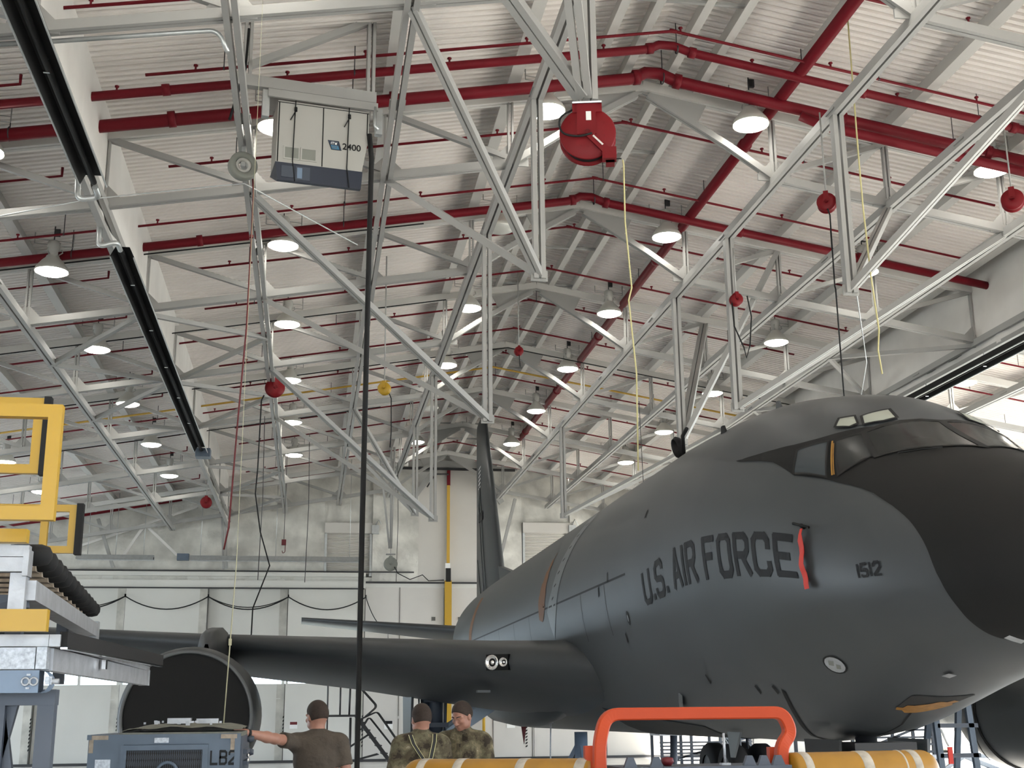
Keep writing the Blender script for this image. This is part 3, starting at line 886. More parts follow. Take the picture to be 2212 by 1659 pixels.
# ================================================================ POWER UNIT
t = thing('power_unit', 'white and navy hanging power cabinet marked 2400', 'power unit', (0, 16.55, 9.0), None, 0.16)
UW, UD = 1.32, .55
x0, x1 = -.69, .62
fx = 0.53
m = MB()
m.prism([(x0, .27), (fx, .27), (x1, .8), (x1, 1.22), (x0, 1.22)], (0, UD / 2, 0), (1, 0, 0), (0, 0, 1), UD)
cab = m.build('cabinet', 'unitwhite', t)
m = MB()
m.add([(x0 + .03, -.01, 0), (fx - .01, -.01, 0), (fx + .01, -.01, .27), (x0 - .01, -.01, .27), (x0 + .03, .06, 0), (fx - .01, .06, 0), (fx + .01, UD, .27), (x0 - .01, UD, .27)], [(0, 1, 2, 3), (5, 4, 7, 6), (1, 5, 6, 2), (4, 0, 3, 7), (4, 5, 1, 0), (3, 2, 6, 7)])
bs = m.build('base', 'unitblue', t)
MB().bb((x0 + .08, -.02, .05), (x0 + .25, -.008, .22)).build('access_panel', 'bluegreyD', bs)
MB().bb((x0 + .3, -.02, .05), (x0 + .37, -.008, .21)).build('access_panel', 'bluegrey', bs)
MB().bb((x0 + .28, -.016, .03), (x0 + .48, -.008, .23)).build('access_frame', 'bluegreyD', bs)
sm = MB().bb((x0 + .012, -.004, .28), (x0 + .028, 0, 1.2)); sm.bb((-.05, -.004, .28), (-.035, 0, 1.2)); sm.bb((x1 - .03, -.004, .85), (x1 - .015, 0, 1.2)); sm.bb((x0, -.004, 1.19), (x1, 0, 1.2))
sm.build('panel_seam', 'letter', cab)
for a in (x0 + .12, x0 + .36):
    fr = MB()
    fr.bb((a - .02, -.012, .33), (a + .21, 0, .35)); fr.bb((a - .02, -.012, .51), (a + .21, 0, .53)); fr.bb((a - .02, -.012, .35), (a, 0, .51)); fr.bb((a + .19, -.012, .35), (a + .21, 0, .51))
    v = MB().bb((a, -.006, .35), (a + .19, -.002, .51)).build('vent_grille', 'vent', cab)
    fr.build('vent_frame', 'unitwhite', v)
lg = MB().prism([(.03, .70), (.055 + .03, .56), (.23, .56), (.19, .70)], (0, -.004, 0), (1, 0, 0), (0, 0, 1), .006).build('logo_panel', 'logo', cab)
MB().prism([(.075, .625), (.09, .57), (.195, .57), (.18, .625)], (0, -.009, 0), (1, 0, 0), (0, 0, 1), .003).build('logo_block', 'logob', lg)
flat_text('ITW', (.075, -.0085, .635), (1, 0, 0), (0, 0, 1), .045, .09, .2, thick=.001).build('logo_letters', 'white', lg)
flat_text('GSE', (.09, -.0115, .578), (1, 0, 0), (0, 0, 1), .038, .085, .2, thick=.001).build('logo_letters', 'planeL', lg)
_cu = bpy.data.curves.new('number_lettering', 'FONT')
_cu.body = '2400'
_cu.size = .135
_cu.offset = .0022
_cu.extrude = .001
_to = bpy.data.objects.new('tmp_text', _cu)
C.objects.link(_to)
_me = bpy.data.meshes.new_from_object(_to.evaluated_get(bpy.context.evaluated_depsgraph_get()))
bpy.data.objects.remove(_to)
_me.name = 'number_lettering'
_me.materials.clear()
_me.materials.append(M['letter'])
_nl = bpy.data.objects.new('number_lettering', _me)
C.objects.link(_nl)
_nl.parent = cab
_nl.location = (.24, -.005, .585)
_nl.rotation_euler = (math.pi / 2, 0, 0)
for a in (x0 + .25, .33):
    sp = MB().tube([(a, -.012, 1.36), (a - .01, -.016, .95), (a - .02, -.016, .3), (a + .02, -.02, .0)], .008, 5)
    sp.tube([(a, -.014, 1.08), (a - .07, -.02, .93)], .008, 5)
    sp.lathe([(.022, -.03), (.022, .03)], (a, -.02, 1.1), (0, 0, 1), 8)
    sp.build('lashing_strap', 'letter', t)
fb = MB()
fb.bb((x0 - .62, -.02, 1.38), (x1 + .1, .1, 1.55)); fb.bb((x0 - .15, -.05, 1.24), (x1 + .12, -.02, 1.36)); fb.bb((x0 - .1, .4, 1.24), (x1 + .1, .55, 1.55))
hb = fb.build('hanging_frame', 'steel', t)
MB().bb((x0 - .22, .0, .95), (x0 - .12, .1, 1.36)).build('hanger_bracket', 'galv', t)
rg = MB().bb((x1 + .1, 0, .9), (x1 + .2, .1, 1.3)); rg.tube([(x1 + .08, -.03, 1.3), (x1 + .08, -.03, 1.0), (x1 + .13, -.03, .95)], .03, 6)
rg.build('cable_bracket', 'galv', t)
for a in (x0 - .45, x1 + .02):
    MB().twin((a, .05, 1.5), (a, .05, 2.75), .12, .1, .03, (0, 1, 0)).build('hanger_post', 'steel', t)
MB().bar((x0 - .42, .05, 1.72), (x1 - .05, .05, 2.7), .1, .1).build('hanger_brace', 'steel', t)
hs = MB().tube([(.62, 16.62, 9.86), (.66, 16.66, 9.5), (.655, 16.7, 8.5), (.64, 16.75, 4), (.64, 16.78, .06), (.75, 16.6, .05), (1.0, 16.5, .05)], .037, 10)
tag(hs.build('power_cable', 'black', None, (.65, 16.7, 5)), 'thick black cable hanging straight down from the white power unit', 'cable')
hs = MB().tube([(-1.3, 15.9, 9.6), (-1.12, 15.9, 10.4), (-1.1, 15.9, 11.0)], .02, 6)
tag(hs.build('supply_cable', 'black', None, (-1.1, 15.9, 10.3)), 'short dark cable beside the left hanger of the power unit', 'cable')

# ================================================================ HOSE REELS
def reel(name, label, loc, R, w, m, rz=0.0, face='redreel'):
    t = thing(name, label, 'reel', loc, None, rz)
    dr = MB().lathe([(0, -w / 2), (R * .25, -w / 2 - .01), (R * .97, -w / 2), (R, -w / 2 + .012), (R * .94, -w / 2 + .03), (R * .86, -w / 2 + .035), (R * .86, w / 2 - .035), (R * .94, w / 2 - .03), (R, w / 2 - .012), (R * .97, w / 2), (0, w / 2)], (0, 0, 0), (0, 1, 0), 40)
    dr.build('drum', m, t)
    return t
t = reel('hose_reel', 'big red hose reel hanging from a plate near the ridge', (2.99, 12.92, 8.19), .325, .2, 'redreel', -.22)
MB().lathe([(.285, -.07), (.285, .07)], (0, 0, 0), (0, 1, 0), 32).build('wound_hose', 'black', t)
ar = MB().bb((-.12, -.125, -.02), (.1, -.105, .36)); ar.bb((-.17, -.11, .26), (.17, .11, .4))
arm = ar.build('mount_arm', 'redreel', t)
MB().bb((-.015, -.131, .15), (.045, -.127, .26)).build('instruction_label', 'white', arm)
MB().box((.0, 0, .42), (.34, .3, .02), (Vector((1, 0, 0)), Vector((0, .9, .3)).normalized(), Vector((0, -.3, .9)).normalized())).build('mount_plate', 'galv', t)
gm = MB().bar((.02, -.12, -.02), (.24, -.12, -.27), .09, .03, (0, 1, 0)); gm.box((.24, -.09, -.27), (.16, .12, .14)); gm.bb((.2, -.1, -.34), (.3, .1, -.2))
g_ = gm.build('guide_arm', 'redreel', t)
MB().bar((.06, -.14, -.05), (.17, -.14, -.17), .022, .01, (0, 1, 0)).build('spring_pin', 'chrome', g_)
MB().lathe([(.03, -.15), (.03, -.1)], (0, 0, 0), (0, 1, 0), 12).build('hub', 'chrome', t)
bl = MB()
for a, b in ((-.2, .13), (.19, .12), (-.19, -.03), (.19, -.04), (-.08, -.16), (0, -.17), (.08, -.18), (-.03, .05), (.06, .05), (.05, -.04), (-.03, -.04)):
    bl.lathe([(.009, -.118), (.009, -.105)], (a, 0, b), (0, 1, 0), 6)
bl.build('bolt_heads', 'chrome', t)
MB().tube(arc_pts([(-.1, -.05, .36), (-.33, -.13, .2), (-.31, -.15, -.02), (-.1, -.14, -.06), (.05, -.14, -.02)], .12), .012, 8).build('feed_hose', 'black', t)
MB().tube([(.26, -.03, -.3), (.38, -.03, -.3)], .008, 6).build('hose_end', 'black', t)
rp = MB().tube([(3.38, 12.86, 7.9), (3.40, 12.9, 7.86), (3.42, 13, 7.2), (3.47, 13, 6.4), (3.43, 13, 6.25), (3.49, 13, 5.4), (3.47, 13, 4.3)], .009, 6)
tag(rp.build('rope', 'rope', None, (3.45, 13, 6)), 'pale yellow rope hanging from the big red hose reel', 'rope')
rp = MB().tube([(7.82, 16, 12.0), (7.8, 16, 9.8), (7.8, 16, 8.9), (7.83, 16, 7.8), (7.88, 16, 7.0), (7.84, 16, 6.7), (7.87, 16, 6.35)], .012, 6)
tag(rp.build('rope', 'rope', None, (7.8, 16, 9)), 'pale yellow rope hanging down past the red main at the right', 'rope')
for tt in ():
    pass
def small_reel(name, label, loc, R, w, m, rz, hose=None, hr=.012, hlabel=None, top=None, hm='black'):
    t = reel(name, label, loc, R, w, m, rz)
    MB().lathe([(R * .82, -w * .3), (R * .82, w * .3)], (0, 0, 0), (0, 1, 0), 24).build('wound_hose', 'black', t)
    MB().lathe([(R * .18, -w / 2 - .03), (R * .18, w / 2 + .03)], (0, 0, 0), (0, 1, 0), 12).build('hub', m, t)
    bk = MB().bb((-R * .25, -w / 2 - .02, 0), (R * .25, w / 2 + .02, R * 1.15))
    MB().tube([(0, 0, R), (0, 0, R + (top or .15))], .014, 6).build('hanger_rod', 'steel', t)
    bk.build('mount_bracket', m if m != 'black' else 'galv', t)
    if hose:
        h = MB().tube(hose, hr, 6)
        tag(h.build('hose', hm, None, hose[0]), hlabel, 'hose')
    return t
small_reel('hose_reel', 'plain red hose reel beside the left strut, with a black hose hanging from it', (-1.05, 30.4, 9.6), .24, .14, 'redreel', .2,
           [(-1.3, 30.2, 9.35), (-1.35, 30.1, 9.2), (-1.37, 30.1, 7.5), (-1.4, 30.1, 6.9), (-1.25, 30.2, 6.0), (-1.0, 30.2, 5.2), (-1.35, 30.2, 4.2), (-1.4, 30.2, .03)], .018, 'thin black hose hanging from the plain red hose reel on the left strut', .3)
t = thing('hose_reel', 'grey ring-shaped hose reel around the left strut above the red hose', 'reel', (-1.17, 17.0, 9.42), None, .3)
MB().lathe([(.12, -.07), (.19, -.08), (.205, -.06), (.205, .06), (.19, .08), (.12, .07)], (0, 0, 0), (0, 1, 0), 32, closed=True).build('drum', 'vent', t)
MB().lathe([(.07, -.05), (.11, -.06), (.11, .06), (.07, .05)], (0, 0, 0), (0, 1, 0), 24, closed=True).build('hub', 'ballast', t)
MB().bb((-.03, -.02, .0), (.03, .02, .48)).build('mount_bracket', 'galv', t)
h = MB().tube([(-1.02, 17.0, 9.23), (-1.0, 17, 9.0), (-1.0, 17, 8.3), (-1.01, 17, 7.0), (-1.07, 17, 5.6), (-1.12, 17, 4.2), (-1.17, 17, 3.9)], .013, 6)
h.lathe([(.03, -.02), (.03, .02)], (-1.0, 17, 8.35), (0, 0, 1), 8)
tag(h.build('hose', 'redcap', None, (-1, 17, 7)), 'thin red hose hanging from the grey ring reel on the left strut', 'hose')
small_reel('hose_reel', 'yellow hose reel hung high left of the tail fin', (1.32, 24.4, 8.1), .13, .12, 'yellow', -.3,
           [(1.42, 24.4, 8.0), (1.46, 24.4, 7.9), (1.47, 24.4, 7.2), (1.45, 24.4, 6.9)], .012, 'short dark cable hanging from the yellow hose reel', 2.7)
small_reel('hose_reel', 'orange-red cord reel in front of the right hanging post', (7.47, 16.5, 9.13), .145, .15, 'redreel', -.5,
           [(7.43, 16.4, 9.0), (7.46, 16.4, 8.9), (7.47, 16.45, 7.8), (7.48, 16.45, 7.75), (7.5, 16.5, 6.3), (7.51, 16.5, 5.2)], .011, 'thin dark cord hanging from the orange-red cord reel to the cockpit roof', 1.35)
small_reel('hose_reel', 'red reel with black hose loops on the middle right hanging post', (7.62, 21.1, 9.15), .12, .12, 'redreel', 0,
           [(7.5, 21.0, 9.05), (7.52, 21, 8.6), (7.68, 21, 8.2), (7.72, 21, 8.0), (7.8, 21, 8.25), (7.86, 21, 8.8), (7.8, 21, 9.2)], .013, 'black hose loop hanging below the red reel on the right post', .9)
small_reel('hose_reel', 'small red reel hanging at the ridge line above the tail', (4.75, 28.5, 10.2), .11, .12, 'redreel', 0,
           [(4.75, 28.45, 10.1), (4.77, 28.45, 9.8)], .012, 'short cable below the small red reel at the ridge', 1.95)
small_reel('hose_reel', 'small red reel low at the end of the left draft curtain', (-3.4, 40.4, 8.35), .18, .16, 'redreel', 0, None, top=.7)
small_reel('hose_reel', 'dark reel with red rim at the right edge of the picture', (10.45, 16.4, 9.3), .17, .16, 'redreel', -.6, None, top=1.2)
small_reel('hose_reel', 'grey hose reel low in front of the insulated wall, hung on long rods', (2.48, 40.4, 7.0 - .55), .22, .16, 'vent', 0,
           [(2.6, 40.3, 6.35), (2.7, 40.3, 6.15), (3.1, 40.3, 5.95), (3.5, 40.3, 6.1), (3.7, 40.35, 5.92), (4.2, 40.4, 5.95)], .016, 'dark hose looping right from the grey low reel toward the yellow post', .3)
m = MB()
for a in (-.45, -.05, .05): m.tube([(2.48 + a * .1, 40.4, 6.95), (2.48 + a, 40.0, 10.2)], .035, 6)
m.bb((2.33, 40.3, 6.75), (2.63, 40.5, 6.78))
tag(m.build('rod_bundle', 'steel', None, (2.48, 40.4, 8.5)), 'slanting white rods carrying the grey low hose reel', 'rods')
hk = thing('chain_hoist', 'small dark red chain hoist before the insulated wall on the left', 'hoist', (-1.05, 46, 7.75))
MB().box((-1.05, 46, 7.85), (.16, .14, .2)).build('body', 'redcap', hk, hk.location)
MB().tube([(-1.05, 46, 7.95), (-1.05, 46, zdeck(-1.05))], .01, 5).build('chain', 'blackmetal', hk, hk.location)
MB().tube(arc_pts([(-1.0, 46, 7.75), (-1.0, 46, 7.5), (-1.08, 46, 7.45), (-1.1, 46, 7.55)], .05), .012, 5).build('hook', 'redcap', hk, hk.location)
st = MB().tube([(-.58, 9.9, 10.9), (-.58, 9.9, 3.1), (-.58, 9.9, 2.9), (-.6, 9.9, 2.3), (-.62, 9.9, 1.7)], [.0016, .0022, .004, .005, .005], 5)
st.box((-.6, 9.9, 2.3), (.022, .022, .05))
tag(st.build('cord', 'cord', None, (-.6, 9.9, 2.5)), 'thin pale cord hanging before the engine inlet down to the cart', 'cord')
for k, (x, y, z0, z1) in enumerate(((-1.4, 33.5, 9.6, 5.2), (-.2, 36, 9.7, 5.4), (2.9, 44, 10.5, 6.2), (8.9, 33, 10.2, 5.5))):
    tag(MB().tube([(x, y, z0), (x + .04, y, (z0 + z1) / 2), (x, y, z1)], .01, 4).build('wire', 'blackmetal', None, (x, y, z1)), 'thin dark wire hanging in the far bays, %s from the left' % ORD[k], 'wire', 'thin wires')
# ================================================================ TANKER AIRCRAFT (local frame: nose at origin, +Y aft)
PL = thing('tanker_aircraft', 'large dark grey tanker aircraft with black nose and service lettering', 'aircraft', (6.1, 8.93, 0), None, 0.0075)
ST = [0.0, 0.05, 0.2, 0.5, 1.0, 1.6, 2.1, 2.7, 3.3, 4.0, 5.0, 6.0, 7.5, 24.0, 28.0, 32.0, 35.0, 37.0]
TOP = [2.86, 3.06, 3.27, 3.53, 3.82, 4.11, 4.38, 4.78, 5.03, 5.2, 5.38, 5.46, 5.51, 5.51, 5.5, 5.42, 5.25, 5.0]
BOT = [2.86, 2.69, 2.52, 2.36, 2.18, 2.06, 1.97, 1.84, 1.69, 1.53, 1.43, 1.39, 1.4, 1.4, 1.7, 2.5, 3.4, 4.4]
HW = [0.0, 0.24, 0.46, 0.73, 1.01, 1.25, 1.37, 1.52, 1.63, 1.71, 1.78, 1.8, 1.83, 1.83, 1.7, 1.3, .75, .15]
ZW = [2.86, 2.84, 2.84, 2.84, 2.86, 2.94, 3.03, 3.19, 3.33, 3.47, 3.61, 3.68, 3.68, 3.68, 3.75, 4.0, 4.4, 4.7]

class Pchip:
    def __init__(s, xs, ys):
        s.x, s.y = np.array(xs, float), np.array(ys, float)
        h = np.diff(s.x); d = np.diff(s.y) / h; m = np.zeros(len(xs))
        for i in range(1, len(xs) - 1):
            if d[i - 1] * d[i] > 0:
                a, b = 2 * h[i] + h[i - 1], h[i] + 2 * h[i - 1]
                m[i] = (a + b) / (a / d[i - 1] + b / d[i])
        m[0], m[-1] = d[0], d[-1]
        s.h, s.m = h, m
    def __call__(s, x):
        x = np.clip(np.asarray(x, float), s.x[0], s.x[-1])
        i = np.clip(np.searchsorted(s.x, x) - 1, 0, len(s.x) - 2)
        t = (x - s.x[i]) / s.h[i]
        return (2 * t**3 - 3 * t**2 + 1) * s.y[i] + (t**3 - 2 * t**2 + t) * s.h[i] * s.m[i] + (-2 * t**3 + 3 * t**2) * s.y[i + 1] + (t**3 - t**2) * s.h[i] * s.m[i + 1]
PT, PB, PW, PZ = Pchip(ST, TOP), Pchip(ST, BOT), Pchip(ST, HW), Pchip(ST, ZW)

def FS(s, th, off=0.0):
    """point on the fuselage skin; th=0 at the crown, positive towards -X"""
    s, th = np.asarray(s, float), np.asarray(th, float)
    def base(s, th):
        t, b, w, z = PT(s), PB(s), PW(s), PZ(s)
        c = np.cos(th)
        return np.stack([-w * np.sin(th) + 0 * s, s + 0 * th, np.where(c > 0, z + (t - z) * c, z + (z - b) * c)], -1)
    p = base(s, th)
    if np.any(off):
        e = 1e-3
        a = base(np.maximum(s + e, 0), th) - base(np.maximum(s - e, 1e-4), th)
        b = base(s, th + e) - base(s, th - e)
        n = np.cross(a, b)
        L = np.linalg.norm(n, axis=-1, keepdims=True)
        n = n / np.where(L < 1e-12, 1, L)
        ctr = np.stack([0 * s + 0 * th, s + 0.3 + 0 * th, PZ(s) + 0 * th], -1)
        sg = np.sign(np.sum(n * (p - ctr), -1, keepdims=True))
        p = p + n * sg * (off[..., None] if isinstance(off, np.ndarray) else off)
    return p

def patch(mb, rows, off, smooth=True):
    """rows: list of rows of (s, th)"""
    a = np.array(rows, float)
    p = FS(a[..., 0], a[..., 1], off)
    mb.grid([[tuple(q) for q in r] for r in p], smooth)
    return mb
def poly_patch(mb, corners, off, n=8, m=8):
    """four (s, th) corners in order, bilinear"""
    a, b, c, d = (np.array(q, float) for q in corners)
    rows = [[tuple((a * (1 - u) + b * u) * (1 - v) + (d * (1 - u) + c * u) * v) for u in np.linspace(0, 1, n + 1)] for v in np.linspace(0, 1, m + 1)]
    return patch(mb, rows, off)
def fan_patch(mb, outline, off, rings=4, sub=4):
    """closed outline of (s, th) filled towards its centre"""
    o = []
    for p, q in zip(outline, outline[1:] + outline[:1]):
        for k in range(sub):
            o.append(tuple(np.array(p) * (1 - k / sub) + np.array(q) * k / sub))
    c = np.mean(np.array(o), 0)
    rows = [[tuple(c + (np.array(q) - c) * (1 - .999 * r / rings)) for q in o + o[:1]] for r in range(rings + 1)]
    return patch(mb, rows, off)
def ring_patch(mb, outline, width, off, sub=4):
    o = []
    for p, q in zip(outline, outline[1:] + outline[:1]):
        for k in range(sub):
            o.append(np.array(p) * (1 - k / sub) + np.array(q) * k / sub)
    c = np.mean(np.array(o), 0)
    rows = [[tuple(c + (q - c) * f) for q in o + o[:1]] for f in (1 + width, 1.0)]
    return patch(mb, rows, off)
def line_patch(mb, pts, w, off, sub=6):
    """a strip of width w (metres) along (s, th) points"""
    P = []
    for p, q in zip(pts[:-1], pts[1:]):
        for k in range(sub): P.append(np.array(p) * (1 - k / sub) + np.array(q) * k / sub)
    P.append(np.array(pts[-1]))
    rows = []
    for i, p in enumerate(P):
        d = P[min(i + 1, len(P) - 1)] - P[max(i - 1, 0)]
        r = float(PW(p[0])) or 1
        d = np.array([d[0], d[1] * r]); d /= np.linalg.norm(d)
        n = np.array([-d[1], d[0] / r]) * (w[min(i, len(w) - 1)] if isinstance(w, list) else w) / 2
        rows.append([tuple(p - n), tuple(p), tuple(p + n)])
    return patch(mb, rows, off)

# fuselage skin
ss = np.concatenate([np.array([0.0, .004, .012, .025, .05, .08, .12, .17, .23, .3, .38, .48]), np.linspace(.6, 7.5, 60), np.linspace(8, 24, 33), np.linspace(24.4, 37, 40)])
thv = np.linspace(-math.pi, math.pi, 97)[:-1]
g = FS(ss[:, None] + 0 * thv[None], thv[None] + 0 * ss[:, None])
m = MB()
m.grid([[tuple(q) for q in r] for r in g], True, cv=True)
m.f.append(tuple(range((len(ss) - 1) * 96, len(ss) * 96))); m.sm.append(False)
fus = m.build('fuselage', 'plane', PL)

# black nose and anti-glare panel
topc = Pchip([-.25, -.1, .25, .5, .715, .84, .94], [2.275, 2.278, 2.287, 2.493, 2.779, 3.121, 3.69])
botc = Pchip([.94, 1.013, 1.134, 1.322, 1.427, 1.706, 2.05, 2.25, 2.46, 2.6, 2.74, 3.1416], [1.73, 1.413, 1.154, .972, .919, .839, .812, .822, .827, .813, .751, .70])
wlo = [(3.595, .993), (3.289, .992), (3.051, 1.016), (2.822, 1.045), (2.6, 1.022), (2.338, .978), (2.058, .945), (1.90, .938)]
bnd = [(2.275, -.3)] + [(float(topc(t)), t) for t in np.linspace(-.25, .84, 40)] + [(3.40, .895), (3.69, .94), (4.0, .978), (4.277, 1.006)] + wlo
bnd += [(float(botc(t)), t) for t in np.linspace(.945, 3.1416, 70)] + [(.70, 3.5)]
bnd = np.array(bnd) * np.array([1, 1.25])
gs = np.concatenate([[.0005, .004, .012, .025, .05, .08, .12], np.linspace(.16, 4.36, 150)])
gt = np.linspace(0, math.pi, 181)
GS, GT = np.meshgrid(gs, gt, indexing='ij')
Q = np.stack([GS, GT * 1.25], -1).reshape(-1, 2)
best = np.full(len(Q), 9.0)
ins = np.zeros(len(Q), bool)
poly = np.concatenate([bnd, np.array([[-1, 3.5 * 1.25], [-1, -.3 * 1.25]])])
for i in range(len(poly)):
    p, q = poly[i], poly[(i + 1) % len(poly)]
    d = q - p
    t = np.clip(((Q - p) @ d) / (d @ d + 1e-12), 0, 1)
    if i < len(bnd) - 1: best = np.minimum(best, np.linalg.norm(Q - p - t[:, None] * d, axis=1))
    c = ((p[1] > Q[:, 1]) != (q[1] > Q[:, 1]))
    with np.errstate(divide='ignore', invalid='ignore'):
        xi = p[0] + (Q[:, 1] - p[1]) * d[0] / d[1]
    ins ^= c & (Q[:, 0] < xi)
sd = np.where(ins, best, -best).reshape(GS.shape)
m = MB()
vid = {}
def vget(s_, t_, key):
    if key not in vid:
        vid[key] = len(m.v)
        m.v.append(tuple(FS(np.array(s_), np.array(t_), .008)))
    return vid[key]
for sg in (1, -1):
    for i in range(len(gs) - 1):
        for j in range(len(gt) - 1):
            cs = [(i, j), (i + 1, j), (i + 1, j + 1), (i, j + 1)]
            dv = [sd[c] for c in cs]
            if max(dv) <= 0: continue
            out = []
            for k in range(4):
                A, B = cs[k], cs[(k + 1) % 4]
                da, db = sd[A], sd[B]
                if da > 0: out.append(vget(gs[A[0]], sg * gt[A[1]], (A, sg if 0 < A[1] < 180 else 1)))
                if (da > 0) != (db > 0):
                    f = da / (da - db)
                    e = tuple(sorted((A, B)))
                    out.append(vget(gs[A[0]] * (1 - f) + gs[B[0]] * f, sg * (gt[A[1]] * (1 - f) + gt[B[1]] * f), (e, sg)))
            if len(out) > 2:
                m.f.append(tuple(out[::sg])); m.sm.append(True)
nose = m.build('black_nose_panel', 'mask', PL)
nose['label'] = 'matte black nose and anti-glare paint'

# cockpit windows
def window(name, outline, glass, sg=1, fw=.13):
    o = [(s, sg * t) for s, t in outline]
    if sg < 0: o = o[::-1]
    m = MB(); fan_patch(m, o, .017)
    w = m.build(name, glass, PL)
    m = MB(); ring_patch(m, o, fw, .021)
    m.build('window_frame', 'frame', w)
    return w
front = [(2.40, .52), (2.25, .03), (1.56, .03), (1.70, .28), (2.03, .63)]
side = [(2.97, .875), (2.66, .745), (2.39, .965), (2.82, 1.03)]
sideb = [(2.57, .715), (2.42, .56), (2.10, .665), (2.26, .905)]
for sg in (1, -1):
    window('windshield', front, 'pane', sg)
    window('side_window', side, 'panebl', sg)
    w = window('sliding_window', sideb, 'pane', sg)
    m = MB(); line_patch(m, [(2.60, sg * .725), (2.31, sg * .94)], .018, .027); m.build('amber_seal', 'ytank', w)
    m = MB(); line_patch(m, [(2.56, sg * .735), (2.29, sg * .93)], .012, .029); m.build('amber_seal', 'hatch', w)
    window('eyebrow_window', [(2.76, .605), (2.845, .534), (2.735, .467), (2.60, .509), (2.62, .56)], 'paneL', sg, .28)
    window('eyebrow_window', [(2.659, .429), (2.65, .392), (2.605, .256), (2.435, .275), (2.45, .36), (2.529, .475)], 'paneL', sg, .22)
    wp = MB(); p = FS(np.array([1.62, 1.72, 1.86]), np.array([.30, .42, .55]) * sg, .03)
    wp.tube([tuple(q) for q in p], .009, 6); wp.build('wiper', 'black', PL)
m = MB(); line_patch(m, [(2.26, 0), (1.5, 0)], .05, .018); m.build('windshield_post', 'frame', PL)

# lettering
def skin_text(txt, c00, c10, c11, c01, off, t, gap, space=.45):
    """corners: left-bottom, right-bottom, right-top, left-top in (s, th)"""
    q, w = text_quads(txt, t, gap, space, sub=3, idx=True)
    c00, c10, c11, c01 = (np.array(c) for c in (c00, c10, c11, c01))
    per = {}
    for k, (ci, quad) in enumerate(q):
        m = per.setdefault(ci, MB())
        pts = []
        for p in quad:
            u, v = p.x / w, p.y
            pts.append((c00 * (1 - u) + c10 * u) * (1 - v) + (c01 * (1 - u) + c11 * u) * v)
        a = np.array(pts)
        P = FS(a[:, 0], a[:, 1], off + .0001 * (k % 5))
        m.add([tuple(z) for z in P], [(0, 1, 2, 3)])
    for m in per.values(): m.build('painted_letter', 'letter', PL)
# read along the fuselage towards the nose: left end is aft
skin_text('U.S. AIR FORCE', (6.98, 1.836), (2.536, 1.704), (2.599, 1.413), (6.975, 1.645), .006, .17, .30, .34)
skin_text('1512', (1.672, 1.639), (1.384, 1.593), (1.412, 1.468), (1.698, 1.514), .006, .2, .36)

# markings, stripes, access panels
m = MB(); line_patch(m, [(13.43, 1.06), (13.61, 1.25), (13.75, 1.45), (13.86, 1.58), (13.8, 1.70)], [.05] * 3 + [.2] * 4 + [.38] * 4 + [.55] * 6 + [.62] * 5 + [.45, .3, .1], .006); m.build('ochre_stripe', 'orangemark', PL)
m = MB(); line_patch(m, [(23.5, 1.0), (23.55, 1.25), (23.75, 1.5), (23.8, 1.7)], .5, .006); m.build('ochre_stripe', 'orangemark', PL)
m = MB(); line_patch(m, [(11.75, .75), (11.946, .948), (12.157, 1.181), (12.464, 1.389), (12.759, 1.588), (13.2, 1.76)], .5, .005); m.build('light_grey_band', 'planeL', PL)
for k in range(7):
    m = MB(); line_patch(m, [(11.75 + .16 * k, .86 + .115 * k), (11.9 + .16 * k, .88 + .115 * k)], .03, .008); m.build('band_mark', 'letter', PL)
m = MB(); line_patch(m, [(30, 1.62), (7.75, 1.614)], .025, .003, 20)
for s in (9.0, 10.6, 15.2, 17.0, 19.0, 21.2): line_patch(m, [(s, 1.61), (s + .02, 1.95)], .02, .003)
m.build('skin_seams', 'frame', PL)
m = MB(); o = [(2.777, 2.458), (2.83, 2.466), (2.881, 2.462), (2.922, 2.449), (2.95, 2.427), (2.959, 2.401), (2.95, 2.374), (2.923, 2.351), (2.88, 2.333), (2.828, 2.325), (2.775, 2.326), (2.728, 2.338), (2.696, 2.359), (2.685, 2.385), (2.698, 2.414), (2.73, 2.44)]
fan_patch(m, o, .008, 3, 1); ov = m.build('oval_access_panel', 'alu', PL)
m = MB(); ring_patch(m, o, .18, .006, 1); m.build('panel_rim', 'mask', ov)
m = MB()
for q in ([(2.843, 2.346), (2.78, 2.364), (2.846, 2.399), (2.901, 2.381)], [(2.792, 2.39), (2.752, 2.41), (2.801, 2.44), (2.853, 2.426)]): poly_patch(m, q, .011, 2, 2)
m.build('panel_plates', 'vent', ov)
# open hatch under the chin
ht = [(3.06, 2.93), (2.906, 2.919), (2.72, 2.90), (2.624, 2.901), (2.58, 2.98), (2.556, 3.082), (2.5, 3.27), (2.545, 3.293), (2.62, 3.27), (2.745, 3.25), (2.9, 3.22), (3.01, 3.19), (3.06, 3.1)]
m = MB(); fan_patch(m, ht, .006, 4, 3); hp = m.build('open_hatch', 'dark', PL)
m = MB(); line_patch(m, [(3.08, 2.93), (3.02, 3.04), (2.88, 3.13), (2.70, 3.215)], [.08] * 3 + [.24] * 13 + [.1] * 3, .012); m.build('hatch_lining', 'hatch', hp)
m = MB(); line_patch(m, [(4.09, 2.45), (4.25, 2.54), (4.484, 2.658), (4.8, 2.80), (5.06, 2.92), (5.133, 3.02)], .06, .006)
line_patch(m, [(3.02, 3.03), (3.6, 3.12), (4.2, 3.13)], .025, .006)
m.build('gear_door_seam', 'mask', PL)
